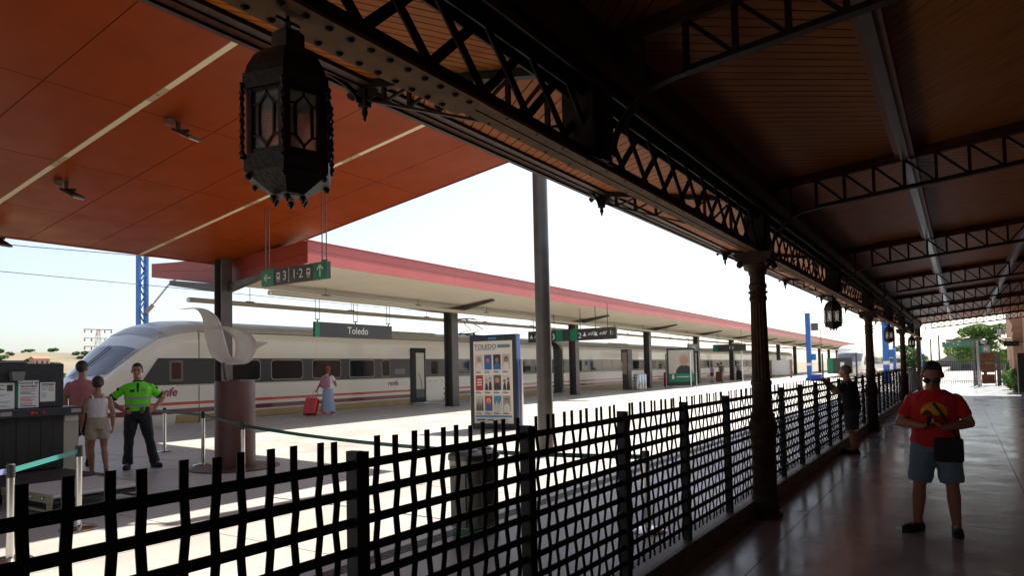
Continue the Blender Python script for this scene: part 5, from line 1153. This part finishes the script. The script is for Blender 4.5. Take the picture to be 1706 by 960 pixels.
# ------------------------------------------------------------------ people
SKIN = mat('skin_tan', (.36,.17,.10), .5, col2=(.32,.145,.085), nscale=8); SKIN2 = mat('skin_light', (.50,.27,.18), .5, col2=(.46,.24,.155), nscale=8)
HAIRD = mat('hair_dark', (.016,.011,.009), .55, bump=.5, bscale=120); HAIRG = mat('hair_grey', (.12,.11,.10), .6, bump=.5, bscale=120); HAIRR = mat('hair_red', (.28,.035,.015), .55, bump=.5, bscale=120)
def ering(c, rx, ry, z, n=16, ang=0.): return [(c[0]+rx*math.cos(2*math.pi*i/n), c[1]+ry*math.sin(2*math.pi*i/n), z) for i in range(n)]
def limb(b, pts, rs, n=12):
    """tapered rounded limb through points"""
    pts = [Vector(p) for p in pts]; P, Rr = [], []
    d0 = (pts[0]-pts[1]).normalized(); d1 = (pts[-1]-pts[-2]).normalized()
    for k in (80,50,20): P.append(pts[0]+d0*rs[0]*math.sin(R(k))); Rr.append(rs[0]*math.cos(R(k)))
    P += pts; Rr += list(rs)
    for k in (20,50,80): P.append(pts[-1]+d1*rs[-1]*math.sin(R(k))); Rr.append(rs[-1]*math.cos(R(k)))
    b.tube(P, Rr, n)
def remesh(o, vox, it=5):
    m = o.modifiers.new('remesh', 'REMESH'); m.mode = 'VOXEL'; m.voxel_size = vox; m.use_smooth_shade = True
    s = o.modifiers.new('smooth', 'SMOOTH'); s.iterations = it; s.factor = .5
FOLD = bpy.data.textures.new('cloth_folds', 'CLOUDS'); FOLD.noise_scale = .11; FOLD.noise_depth = 2
def folds(o, s=.022):
    d_ = o.modifiers.new('folds', 'DISPLACE'); d_.texture = FOLD; d_.strength = s; d_.mid_level = .42; d_.texture_coords = 'LOCAL'
def hand(b, w_, d, pal, curl=.5, s=1., thumb=None):
    """palm and five bent fingers leaving wrist w_ along d, palm facing pal; curl bends them towards the palm"""
    w_ = Vector(w_); d = Vector(d).normalized(); pal = Vector(pal); pal = (pal-d*pal.dot(d)).normalized(); sd = d.cross(pal)
    for k in (-1.2,-.4,.4,1.2): limb(b, [w_+sd*.010*k, w_+d*.085*s+sd*.022*k*s], [.016*s,.014*s], 8)
    for k, ln in ((-1.5,.075),(-.5,.085),(.5,.08),(1.5,.062)):
        p0 = w_+d*.085*s+sd*.0215*k*s; a1 = (d*math.cos(curl*.6)+pal*math.sin(curl*.6)); a2 = (d*math.cos(curl*1.7)+pal*math.sin(curl*1.7))
        limb(b, [p0, p0+a1*ln*.5*s, p0+a1*ln*.5*s+a2*ln*.5*s], [.0098*s,.009*s,.0075*s], 8)
    t0 = w_+d*.03*s-sd*.03*s; td = (d*.75-sd*.55+pal*.35*curl).normalized(); limb(b, [t0, t0+td*.04*s, t0+(td*.6+d*.5+pal*.3*curl).normalized()*.075*s], [.0125*s,.011*s,.009*s], 8)
def head(b, c, d, s=1.):
    """head centred at c looking along d (face features), on local z up tilt"""
    c = Vector(c); d = Vector(d).normalized(); rt = d.cross(Vector((0,0,1))).normalized(); up = rt.cross(d)
    def el(o, r3, n=14, k=10):
        q = MB(); q.ball((0,0,0), 1, 1, 1, n, k); b.add([c+rt*(o[0]+v[0]*r3[0])*s+d*(o[1]+v[1]*r3[1])*s+up*(o[2]+v[2]*r3[2])*s for v in q.v], q.f)
    el((0,-.012,.03),(.076,.094,.09)); el((0,.022,-.035),(.060,.068,.075)); el((0,.055,-.085),(.035,.035,.025)); el((0,.097,-.018),(.013,.02,.016)); el((0,.09,.01),(.010,.014,.028)); el((0,.082,-.055),(.024,.014,.008)); el((0,.078,.032),(.05,.014,.010))
    for q in (-1,1): el((q*.078,-.01,-.005),(.012,.022,.032)); el((q*.036,.062,-.02),(.024,.02,.02))
    return c, d, rt, up
def person(label, loc, face, H=1.75, pose=None, skin=None, vox=.012, group=None, build=1.0):
    """face: heading vector; local frame looks along -y, person's right hand at -x"""
    t = thing('person', label, 'person', loc, group, rz=math.atan2(face[1],face[0])+math.pi/2, scale=H/1.75); ORG[t] = Vector((0,0,0))
    P = dict(hipL=(.09,0,.90),hipR=(-.09,0,.90),kneeL=(.10,-.02,.49),kneeR=(-.10,-.02,.49),ankL=(.105,.02,.085),ankR=(-.105,.02,.085),toeL=(.13,-.15,.035),toeR=(-.13,-.15,.035),
             shL=(.175,.01,1.365),shR=(-.175,.01,1.365),elL=(.24,.03,1.13),elR=(-.24,.03,1.13),wrL=(.25,-.04,.885),wrR=(-.25,-.04,.885),hdL=(.25,-.06,.8),hdR=(-.25,-.06,.8),palL=(-1,0,0),palR=(1,0,0),curl=.5,head=(0,-.02,1.635),look=(0,-1,-.05),lean=0.,hs=1.07)
    P.update(pose or {}); P['b'] = build; P['vox'] = vox; V_ = {k: Vector(v) for k, v in P.items() if isinstance(v, tuple)}
    b = MB(); bu = build
    torso = [(.0,.86,.155,.105),(.0,.93,.17,.118),(.0,1.02,.158,.112),(.0,1.10,.156,.112),(0,1.22,.165,.118),(0,1.32,.178,.118),(0,1.375,.168,.105),(0,1.415,.125,.085),(0,1.455,.072,.065)]
    def tr(z): return Vector((P['lean']*0,-P['lean']*max(0,z-.95),0))
    b.loft([[tuple(Vector(v)+tr(z)) for v in ering((0,.0),rx*bu,ry*bu,z)] for (o,z,rx,ry) in torso])
    hc = V_['head']; limb(b, [Vector((0,.01,1.40))+tr(1.4), hc+Vector((0,.015,-.07))], [.062*(.5+.5*bu),.058*(.5+.5*bu)])
    for s in 'LR':
        limb(b, [V_['hip'+s], (V_['hip'+s]+V_['knee'+s])/2, V_['knee'+s]], [.088*bu,.077*bu,.056*(.6+.4*bu)]); limb(b, [V_['knee'+s], V_['knee'+s]*.68+V_['ank'+s]*.32+Vector((0,.015,0)), V_['ank'+s]], [.053*(.6+.4*bu),.058*(.55+.45*bu),.038*(.6+.4*bu)])
        limb(b, [V_['ank'+s]+Vector((0,.03,-.03)), V_['ank'+s]*.4+V_['toe'+s]*.6+Vector((0,0,.01)), V_['toe'+s]], [.037,.036,.03])
        ab_ = .5+.5*bu; limb(b, [V_['sh'+s]+tr(1.4)*0, V_['el'+s]], [.056*ab_,.044*ab_]); limb(b, [V_['el'+s], V_['el'+s]*.65+V_['wr'+s]*.35, V_['wr'+s]], [.043*ab_,.046*ab_,.029*ab_])
        hand(b, V_['wr'+s], V_['hd'+s]-V_['wr'+s], P['pal'+s], P['curl'])
    head(b, hc, V_['look'], P['hs']); bo = b.build('body', skin or SKIN, t); remesh(bo, vox); t['_'] = 0; del t['_']
    PEO[t] = (P, V_, torso, tr); return t
PEO = {}
def shirt(t, m, hem=.90, sleeve=.5, grow=1.10, name='shirt', low=None, neck=1.45):
    P, V_, torso, tr = PEO[t]; b = MB(); bu = P['b']; rows = [(z,rx,ry) for (o,z,rx,ry) in torso if z > hem+.02 and z < min(neck,1.45)-.01]
    f = lambda z: tuple(interp([(q[1],q[k]) for q in torso], z) for k in (2,3))
    rows = [(hem,)+f(hem)]+rows+([(neck,)+f(neck)] if neck < 1.44 else [(1.45,.074,.066)])
    b.loft([[tuple(Vector(v)+tr(z)) for v in ering((0,0),rx*bu*grow+.006,ry*bu*grow+.010,z)] for z,rx,ry in rows])
    if sleeve:
        for s in 'LR':
            a, c = V_['sh'+s], V_['el'+s]; e = a+(c-a)*min(sleeve,1); L_ = [a, a+(e-a)*.5, e]; b.tube([a-(c-a).normalized()*.035-Vector((a.x*.12,0,0))]+L_, [.045,.062,.066,.066], 14)
            if sleeve > 1: w_ = V_['wr'+s]; e2 = c+(w_-c)*(sleeve-1); b.tube([c-(w_-c)*.1,c,e2], [.05,.052,.045], 12)
    o = b.build(name, m, t); remesh(o, P['vox']*.9, 4); folds(o); return o
def trousers(t, m, frac=2., grow=1.0, name='trousers', waist=1.02, flare=0.):
    P, V_, torso, tr = PEO[t]; b = MB(); bu = P['b']; f = lambda z: tuple(interp([(q[1],q[k]) for q in torso], z) for k in (2,3))
    b.loft([[tuple(Vector(v)+tr(z)) for v in ering((0,0),f(z)[0]*bu*1.07+.006,f(z)[1]*bu*1.08+.008,z)] for z in (.83,.88,.93,.98,waist)])
    for s in 'LR':
        h, k, a = V_['hip'+s], V_['knee'+s], V_['ank'+s]
        if frac <= 1: e = h+(k-h)*frac; b.tube([h+Vector((0,0,.05)),h,(h+e)/2,e], [.08*bu,.105*bu,.098*bu+flare*.5,.088*bu+flare], 16)
        else: e = k+(a-k)*min(1.05,frac-1); b.tube([h+Vector((0,0,.05)),h,(h+k)/2,k,(k+e)/2,e], [.08*bu,.104*bu,.092*bu,.074,.07,.072+flare], 16)
    o = b.build(name, m, t); remesh(o, P['vox']*.9, 4); folds(o); return o
def shoes(t, m, sole=None):
    P, V_, torso, tr = PEO[t]
    for s in 'LR':
        a, c = V_['ank'+s], V_['toe'+s]; d = (c-a); d.z = 0; d.normalize(); zb = min(a.z-.085, c.z-.035); b = MB(); q = a-d*.045; q.z = zb+.045; e = c.copy(); e.z = zb+.04
        limb(b, [q, (q+e)/2, e], [.046,.052,.044], 12); limb(b, [Vector((a.x,a.y,zb+.06))-d*.01, Vector((a.x,a.y,zb+.10))-d*.015], [.045,.044], 12); b.v = [(v[0],v[1],max(v[2],zb+.012)) for v in b.v]
        o = b.build('shoe', m, t); remesh(o, max(.009,P['vox']*.8), 3)
        b = MB(); rr_ = []
        for k in range(16):
            an = 2*math.pi*k/16; sd = Vector((-d.y,d.x,0)); rr_.append(tuple((q+e)/2+d*math.cos(an)*((e-q).length/2+.05)+sd*math.sin(an)*.052))
        b.ext([(p[0],p[1]) for p in rr_], lambda x, y: (x,y,zb), lambda x, y: (x,y,zb+.022)); b.build('sole', sole or m, o)
def hair(t, m, back=.0, vol=1., long=0., name='hair', bun=False, cut=.02):
    P, V_, torso, tr = PEO[t]; c = V_['head']; d = V_['look'].normalized(); rt = d.cross(Vector((0,0,1))).normalized(); up = rt.cross(d); b = MB(); q = MB(); q.ball((0,0,0), 1, 1, 1, 18, 14)
    vs = []
    for v in q.v:
        x, y, z = v[0]*.083*vol, v[1]*.103*vol-.018, v[2]*.098*vol+.034
        lim = cut if y > .02 else (-.06-long if y < -.02 else -.02-long*.5)
        fr = .075 if z < .085 else .1
        if y > fr-.02 and z < .075: y = fr-.045
        z = max(z, lim) if y > -.0 or not long else z-(long if z < -.02 else 0)
        z = max(z, -.06-long); vs.append(c+(rt*x+d*y+up*z)*P['hs'])
    b.add(vs, q.f)
    if bun: limb(b, [c-d*.09+up*.03, c-d*.12+up*.01], [.045,.04])
    o = b.build(name, m, t, smooth=60)
    return o
def eyes(t):
    P, V_, torso, tr = PEO[t]; c = V_['head']; d = V_['look'].normalized(); rt = d.cross(Vector((0,0,1))).normalized(); up = rt.cross(d)
    for s in (-1,1): MB().ball(c+(rt*s*.032+d*.083+up*.012)*P['hs'], .011, n=8, k=6).build('eye', mat('eye_dark', (.02,.015,.012), .2), t, smooth=60)
    for s in (-1,1): MB().bar(c+(rt*s*.018+d*.096+up*.034)*P['hs'], c+(rt*s*.052+d*.082+up*.034)*P['hs'], .01, .008).build('eyebrow', HAIRD, t)
NAVY = mat('cloth_navy', (.012,.014,.022), .85, bump=.7, bscale=16); DENIM = mat('cloth_denim_light', (.17,.24,.32), .85, col2=(.13,.19,.26), nscale=12, bump=.7, bscale=16); DARKC = mat('cloth_dark', (.012,.012,.014), .8, bump=.7, bscale=16)

# man in red with a phone, facing the camera
SHM = bpy.data.materials.new('red_print_shirt'); SHM.use_nodes = True
def print_shirt(m):
    n = m.node_tree; L = n.links; p = n.nodes['Principled BSDF']; tc = n.nodes.new('ShaderNodeTexCoord'); sp_ = n.nodes.new('ShaderNodeSeparateXYZ'); L.new(tc.outputs['Object'], sp_.inputs[0])
    def M(op, a, b=None, c=None):
        q = n.nodes.new('ShaderNodeMath'); q.operation = op
        for i, v in enumerate((a,b,c)):
            if v is None: continue
            if isinstance(v, (int,float)): q.inputs[i].default_value = v
            else: L.new(v, q.inputs[i])
        return q.outputs[0]
    x, y, z = sp_.outputs; dx = M('SUBTRACT', x, .0); dz = M('SUBTRACT', z, 1.225); r2 = M('ADD', M('MULTIPLY',dx,dx), M('MULTIPLY',M('MULTIPLY',dz,dz),1.15)); inside = M('LESS_THAN', r2, .0135); abv = M('GREATER_THAN', z, 1.205); fr = M('LESS_THAN', y, -.03)
    sun_ = M('MULTIPLY', M('MULTIPLY', inside, abv), fr)
    nz = n.nodes.new('ShaderNodeTexNoise'); nz.inputs['Scale'].default_value = 22; L.new(tc.outputs['Object'], nz.inputs['Vector'])
    mt_ = M('MULTIPLY', M('MULTIPLY', M('LESS_THAN', M('ADD', M('ABSOLUTE', M('ADD', x, .055)), M('MULTIPLY', M('SUBTRACT', z, 1.19), 1.0)), M('ADD', .06, M('MULTIPLY', nz.outputs[0], .03))), M('GREATER_THAN', z, 1.2)), fr)
    m1 = n.nodes.new('ShaderNodeMix'); m1.data_type = 'RGBA'; m1.inputs[6].default_value = (.55,.012,.012,1); m1.inputs[7].default_value = (.70,.30,.03,1); L.new(sun_, m1.inputs[0])
    m2 = n.nodes.new('ShaderNodeMix'); m2.data_type = 'RGBA'; L.new(m1.outputs[2], m2.inputs[6]); m2.inputs[7].default_value = (.10,.02,.015,1); L.new(mt_, m2.inputs[0]); L.new(m2.outputs[2], p.inputs['Base Color']); p.inputs['Roughness'].default_value = .85
    nb = n.nodes.new('ShaderNodeTexNoise'); nb.inputs['Scale'].default_value = 14; nb.inputs['Detail'].default_value = 3; L.new(tc.outputs['Object'], nb.inputs['Vector']); bp_ = n.nodes.new('ShaderNodeBump'); bp_.inputs['Strength'].default_value = .75; bp_.inputs['Distance'].default_value = .02; L.new(nb.outputs[0], bp_.inputs['Height']); L.new(bp_.outputs[0], p.inputs['Normal'])
print_shirt(SHM)
rm_ = person('man in a red T-shirt and sunglasses looking down at his phone on the walkway', (-.27,8.46,0), (.03,-1,0), 1.80, dict(
    hipL=(.095,0,.90),hipR=(-.095,0,.90),kneeL=(.13,-.02,.49),kneeR=(-.155,-.02,.49),ankL=(.15,.02,.085),ankR=(-.19,.02,.085),toeL=(.16,-.16,.035),toeR=(-.29,-.12,.035),
    shL=(.195,.0,1.355),shR=(-.195,.0,1.355),elL=(.30,-.03,1.12),elR=(-.30,-.02,1.12),wrL=(.085,-.235,1.09),wrR=(-.10,-.235,1.10),hdL=(.0,-.27,1.12),hdR=(-.02,-.265,1.13),palL=(0,-.1,1),palR=(0,-.1,1),curl=.8,head=(.0,-.085,1.60),look=(-.05,-1,-.62),hs=1.17), SKIN, .008, build=1.22)
shirt(rm_, SHM, .86, .72, 1.07); trousers(rm_, DENIM, .93, name='shorts'); shoes(rm_, DARKC); hair(rm_, HAIRD, vol=.955, cut=.085)
c, d = Vector((0,-.085,1.60)), Vector((-.05,-1,-.62)).normalized(); rt = d.cross(Vector((0,0,1))).normalized(); up = rt.cross(d)
b = MB()
for s in (-1,1): b.ball(tuple(c+rt*s*.042+d*.108+up*.010), .037, .018, .025, 12, 8)
b.bar(c+rt*-.02+d*.124+up*.016, c+rt*.02+d*.124+up*.016, .006, .006)
for s in (-1,1): b.bar(c+rt*s*.077+d*.099+up*.016, c+rt*s*.094-d*.01+up*.012, .006, .008)
b.build('sunglasses', BLACK, rm_, smooth=60)
ph_ = thing('phone', 'dark phone held in both hands by the man in red', 'phone', (-.27-.02,8.46-.30,1.165)); ORG[ph_] = Vector((0,0,0)); ph_.rotation_euler = (R(-55),0,R(2)); MB().box(-.038,.038,-.004,.004,-.05,.11).build('case', BLACK, ph_, bevel=.004); MB().box(-.034,.034,.0041,.0046,-.045,.105).build('screen', mat('phone_screen', (.03,.035,.04), .1), ph_)
bg_ = thing('shoulder_bag', 'black shoulder bag hanging at the waist of the man in red', 'bag', (-.15,8.30,.76)); ORG[bg_] = Vector((0,0,0))
MB().box(-.13,.13,-.045,.045,0,.25).build('pouch', DARKC, bg_, bevel=.03); MB().box(-.12,.12,-.055,-.046,.12,.24).build('flap', DARKC, bg_, bevel=.008)
MB().path([(.10,.06,.22),(.02,-.035,.36),(-.06,-.045,.52),(-.13,.0,.62),(-.17,.09,.69)], .03, .004, up=(0,-1,0)).build('strap', DARKC, bg_)
# man leaning on the fence with a camera
lm_ = person('grey-haired man in navy leaning on the woven fence, raising a camera', (-1.86,15.0,0), (-1,.12,0), 1.74, dict(
    ankL=(.07,.05,.085),ankR=(-.08,-.02,.085),toeL=(.08,-.14,.035),toeR=(-.09,-.21,.035),kneeL=(.09,-.0,.49),kneeR=(-.09,-.04,.49),
    shL=(.185,-.05,1.37),shR=(-.185,-.05,1.37),elL=(.25,-.26,1.25),elR=(-.26,-.28,1.20),wrL=(.10,-.40,1.42),wrR=(-.12,-.44,1.40),hdL=(.05,-.42,1.49),hdR=(-.04,-.50,1.46),palL=(-1,-.2,0),palR=(1,-.2,0),curl=.9,head=(0,-.10,1.625),look=(0,-1,-.06),lean=.12), SKIN, .010, build=1.18)
shirt(lm_, NAVY, .84, .6); trousers(lm_, mat('cloth_grey_dark', (.05,.045,.042), .85), 1.0, name='shorts', flare=.01); shoes(lm_, DARKC); hair(lm_, HAIRG, vol=1.0, cut=.05)
cam_ = thing('camera', 'small dark camera held up by the man at the fence', 'camera', (-2.36,15.04,1.46)); ORG[cam_] = Vector((0,0,0)); MB().box(-.03,.03,-.06,.06,-.035,.035).build('camera_body', BLACK, cam_, bevel=.008); MB().lathe([(.03,0),(.03,.05),(.026,.06)], 0, 0, 14).build('lens', BLACK, cam_, org=(0,0,0)).rotation_euler = (0,R(-90),0)
wb = thing('waist_bag', 'black bag hanging in front of the man at the fence', 'bag', (-2.02,15.0,.86)); ORG[wb] = Vector((0,0,0)); MB().box(-.06,.06,-.13,.13,-.08,.14).build('pouch', DARKC, wb, bevel=.03); MB().path([(.05,.1,.13),(.0,.12,.4),(.10,.05,.62)], .025, .004, up=(-1,0,0)).build('strap', DARKC, wb)
# security guard
HV = mat('hi_vis_green', (.13,.80,.01), .7, bump=.6, bscale=13); REF = mat('reflective_tape', (.33,.31,.28), .4)
gd = person('security guard in a bright green polo standing hands on hips', (-12.27,6.5,ZP), (.88,-.47,0), 1.85, dict(
    ankL=(.25,.02,.085),ankR=(-.15,.0,.085),toeL=(.33,-.12,.035),toeR=(-.18,-.17,.035),kneeL=(.17,-.02,.49),kneeR=(-.13,-.03,.49),
    elL=(.38,.06,1.16),elR=(-.43,.06,1.14),wrL=(.24,-.06,.99),wrR=(-.21,-.08,.98),hdL=(.17,-.12,.96),hdR=(-.12,-.13,.965),palL=(-1,.3,-.3),palR=(1,.3,-.3),curl=.7,head=(-.01,-.02,1.635),look=(-.12,-1,-.08)), SKIN, .010, build=1.08)
shirt(gd, HV, .96, .72, 1.09, name='polo_shirt'); trousers(gd, DARKC, 2.0, waist=1.03, flare=.008); shoes(gd, DARKC); hair(gd, HAIRD, vol=.968, cut=.06); eyes(gd)
P, V_, torso, tr = PEO[gd]; f = lambda z: tuple(interp([(q[1],q[k]) for q in torso], z)*1.08 for k in (2,3))
for z in (1.185,1.065): MB().loft([ering((0,0),f(z)[0]*1.09+.012,f(z)[1]*1.09+.016,z-.02,24),ering((0,0),f(z)[0]*1.09+.012,f(z)[1]*1.09+.016,z+.02,24)]).build('reflective_band', REF, gd, smooth=40)
for s in 'LR':
    a, c = V_['sh'+s], V_['el'+s]; MB().tube([a+(c-a)*.66,a+(c-a)*.78], [.072,.071], 14).build('sleeve_cuff', NAVY, gd, smooth=40)
    MB().ball(a+(c-a)*.25+Vector((.05 if s == 'L' else -.05,-.02,.02)), .025, .03, .035, 8, 6).build('shoulder_patch', NAVY, gd)
b = MB(); b.lathe([(.072,1.425),(.082,1.455),(.075,1.475),(.066,1.46)], 0, .0, 18); b.build('collar', NAVY, gd, smooth=40); MB().box(-.018,.018,-.15,-.125,1.28,1.43).build('placket', NAVY, gd, bevel=.006)
MB().box(-.115,-.045,-.155,-.142,1.285,1.325).build('name_patch', NAVY, gd); b = MB(); b.lathe([(.028,0),(.028,.008)], 0, 0, 16); bd = b.build('round_badge', mat('badge_pink', (.5,.2,.2), .6), gd); bd.matrix_local = Matrix.Translation((.085,-.148,1.31)) @ Matrix.Rotation(R(90),4,'X')
MB().loft([ering((0,0),.188,.135,.985,24),ering((0,0),.188,.135,1.025,24)]).build('belt', BLACK, gd, smooth=40)
for x, y, h in ((.06,-.15,.07),(.14,-.11,.06),(-.15,-.1,.09)): MB().box(x-.03,x+.03,y-.02,y+.02,.99-h,1.03).build('belt_pouch', mat('pouch_grey', (.09,.08,.08), .5) if x == .06 else BLACK, gd, bevel=.008)
# woman in white top and beige shorts, from behind
gl = person('young woman in white vest and beige shorts seen from behind near the scanner', (-12.05,5.72,ZP), (-.95,.30,0), 1.62, dict(
    ankL=(.08,-.06,.085),ankR=(-.11,.16,.16),toeL=(.09,-.22,.035),toeR=(-.13,.04,.03),kneeR=(-.10,.0,.49),elL=(.235,.03,1.13),elR=(-.23,.05,1.13),wrL=(.24,-.06,.90),wrR=(-.235,.02,.88),hdR=(-.235,.0,.79)), SKIN, .011, build=.95)
shirt(gl, mat('vest_white', (.72,.66,.64), .8, bump=.5, bscale=14), 1.02, 0, 1.04, name='vest', neck=1.38); trousers(gl, mat('shorts_beige', (.42,.36,.26), .85, bump=.5, bscale=14), .62, name='shorts', waist=1.05, flare=.015); hair(gl, mat('hair_brown', (.05,.025,.014), .55, bump=.5, bscale=120), vol=1.12, long=.0, bun=True); 
for s in 'LR':
    P, V_, torso, tr = PEO[gl]; a, c = V_['ank'+s], V_['toe'+s]; MB().bar((a.x,a.y+.05,c.z-.02),(c.x,c.y-.04,c.z-.022),.075,.02).build('sandal_sole', DARKC, gl, bevel=.006); MB().tube([(a.x-.045,a.y,a.z-.02),(a.x,a.y+.05,a.z),(a.x+.045,a.y,a.z-.02)], .008, 6).build('sandal_strap', DARKC, gl)
for s in (-1,1): MB().path([(s*.085,-.10,1.36),(s*.095,-.03,1.455),(s*.09,.06,1.43),(s*.08,.11,1.36)], .035, .006, up=(0,0,1)).build('vest_strap', MATS['vest_white'], gl)
# man in pink shirt behind the scanner
pk = person('man in a pink T-shirt seen from behind beyond the scanner', (-13.6,6.18,ZP), (-.85,.53,0), 1.92, dict(look=(-.25,-1,-.05)), SKIN, .012, build=1.05)
shirt(pk, mat('shirt_pink', (.45,.16,.15), .85, bump=.6, bscale=13), .88, .75); trousers(pk, NAVY, .95, name='shorts'); shoes(pk, DARKC); hair(pk, HAIRD, vol=1.03, cut=.05)
# woman with backpack and suitcase
wl_ = tuple(pfw(-20.25,18.68,ZP)); wf = Vector((-.35,.93,0))
wo = person('woman with red hair in a long pale blue skirt walking beside the train', wl_, wf, 1.90, dict(
    ankL=(.07,.2,.12),ankR=(-.08,-.18,.085),toeL=(.08,.06,.03),toeR=(-.09,-.33,.035),kneeL=(.09,.02,.49),kneeR=(-.09,-.14,.49),elL=(.26,.05,1.13),wrL=(.33,.18,.93),hdL=(.36,.22,.86),elR=(-.24,-.08,1.14),wrR=(-.20,-.22,1.05),hdR=(-.16,-.3,1.06)), SKIN, .014, build=1.0)
shirt(wo, mat('tee_white', (.70,.68,.68), .85), .95, .6); hair(wo, HAIRR, vol=1.06, long=.05)
b = MB(); rows = []
for z, rx, ry in ((1.06,.155,.118),(.98,.175,.135),(.85,.195,.16),(.6,.205,.19),(.35,.225,.22),(.14,.25,.25)):
    rows.append([(math.cos(2*math.pi*i/28)*rx*(1+.06*math.sin(7*2*math.pi*i/28)*(1.06-z)), math.sin(2*math.pi*i/28)*ry*(1+.06*math.cos(5*2*math.pi*i/28)*(1.06-z)), z) for i in range(28)])
b.loft(rows[::-1]); b.build('long_skirt', mat('skirt_blue', (.33,.40,.52), .85, bump=.4, bscale=15), wo, smooth=60); shoes(wo, mat('shoe_pink', (.60,.04,.16), .6), WHITE)
bp2 = thing('backpack', 'pink backpack on the back of the woman in the blue skirt', 'backpack', wl_, rz=wo.rotation_euler.z, scale=1.085); ORG[bp2] = Vector((0,0,0)); PKM = mat('pack_pink', (.50,.22,.26), .7, col2=(.30,.10,.16), nscale=14)
MB().loft([[(x*.9,y,z) for x, y, z in oval(.0,.2,.15,.085,.98)], oval(0,.21,.17,.11,1.05), oval(0,.21,.165,.11,1.3), [(x*.8,y,z) for x, y, z in oval(0,.19,.13,.07,1.42)]]).build('pack_body', PKM, bp2, smooth=50); MB().loft([oval(0,.31,.12,.035,1.02),oval(0,.31,.12,.035,1.2)]).build('front_pocket', PKM, bp2, smooth=50)
for s in (-1,1): MB().path([(s*.10,.13,1.38),(s*.11,.02,1.475),(s*.12,-.10,1.40),(s*.12,-.13,1.2),(s*.13,.0,1.06),(s*.11,.13,1.02)], .05, .01, up=(0,1,0)).build('strap', DARKC, bp2)
su_l = wo.matrix_basis @ Vector((.46,.46,0)); su = thing('suitcase', 'bright red wheeled suitcase pulled by the woman in the blue skirt', 'suitcase', su_l, rz=wo.rotation_euler.z); ORG[su] = Vector((0,0,0))
til = Matrix.Rotation(R(24), 4, 'X')
def sc_part(nm, b, m, **k): o = b.build(nm, m, su, **k); o.matrix_local = Matrix.Translation((0,.05,.0)) @ til; return o
sc_part('shell', MB().box(-.24,.24,-.14,.14,.07,.72), RED, bevel=.04)
b = MB()
for x in (-.17,-.085,0,.085,.17): b.box(x-.018,x+.018,.138,.150,.12,.68)
sc_part('shell_ribs', b, RED, bevel=.006)
sc_part('pull_handle', MB().tube([(-.09,-.08,.72),(-.09,-.08,1.10),(.09,-.08,1.10),(.09,-.08,.72)], .012, 8), STEEL)
for x in (-.18,.18):
    for y in (-.1,.1): sc_part('wheel', MB().ball((x,y,.035), .02, .035, .035, 10, 8), RUBBER)
# distant travellers
def traveller(label, px_, py_, face, H, top, bottom, frac, hm, pose=None, skirt=None):
    t = person(label, tuple(pfw(px_,py_,ZP)), face, H, pose, SKIN2, .022, 'travellers far along the platform'); shirt(t, top, .93, .55); trousers(t, bottom, frac, name='shorts' if frac <= 1 else 'trousers'); shoes(t, DARKC); hair(t, hm, vol=1.05, long=.03); return t
WT = mat('far_white', (.7,.68,.66), .8); BLS = mat('far_blue', (.02,.04,.30), .8); PUR = mat('far_purple', (.30,.12,.28), .8); GRS = mat('far_grey', (.24,.25,.29), .8); OLS = mat('far_olive', (.10,.10,.06), .8)
traveller('distant woman in white top and blue shorts with arms raised to her face', -17.6, 55.6, (.2,1,0), 1.95, WT, BLS, .55, HAIRR, dict(elL=(.3,-.12,1.3),wrL=(.12,-.2,1.5),hdL=(.08,-.2,1.56),elR=(-.3,-.12,1.3),wrR=(-.12,-.2,1.5),hdR=(-.08,-.2,1.56)))
traveller('distant child in purple top standing with a case', -18.3, 64.2, (-1,.4,0), 1.68, PUR, NAVY, .6, HAIRD)
traveller('distant person in olive top half behind a platform post', -18.9, 69.6, (-.6,.8,0), 1.9, OLS, DARKC, 2., HAIRD)
traveller('distant man in grey shirt and dark trousers left of the nearest column', -18.4, 74.4, (-.3,1,0), 1.95, GRS, DARKC, 2., HAIRG)
traveller('far man in white shirt beside the white A-board', -18.6, 92.5, (1,.2,0), 1.95, WT, DARKC, 2., HAIRD)
traveller('far woman in dark dress with a bag beside the white A-board', -18.0, 95.5, (1,-.2,0), 1.85, DARKC, NAVY, .7, HAIRD)
def case(label, x, y, m, h=.95):
    p = pfw(x,y,ZP); t = thing('suitcase', label, 'suitcase', p, 'suitcases far along the platform'); o = ORG[t]
    MB().box(o.x-.32,o.x+.32,o.y-.2,o.y+.2,ZP+.06,ZP+h).build('shell', m, t, bevel=.06); MB().tube([(o.x-.12,o.y+.1,ZP+h),(o.x-.12,o.y+.1,ZP+h+.25),(o.x+.12,o.y+.1,ZP+h+.25),(o.x+.12,o.y+.1,ZP+h)], .02, 6).build('pull_handle', DKSTEEL, t)
    for sx in (-.25,.25):
        for sy in (-.14,.14): MB().ball((o.x+sx,o.y+sy,ZP+.04), .04, n=8, k=6).build('wheel', RUBBER, t)
case('large red suitcase standing on the far platform beside a post', -18.35, 52.2, RED, 1.15); case('brown suitcase beside the distant child', -18., 65.6, mat('case_brown', (.16,.06,.04), .5), 1.0); case('black suitcase in front of the distant man in grey', -18.0, 73.2, BLACK, .95)
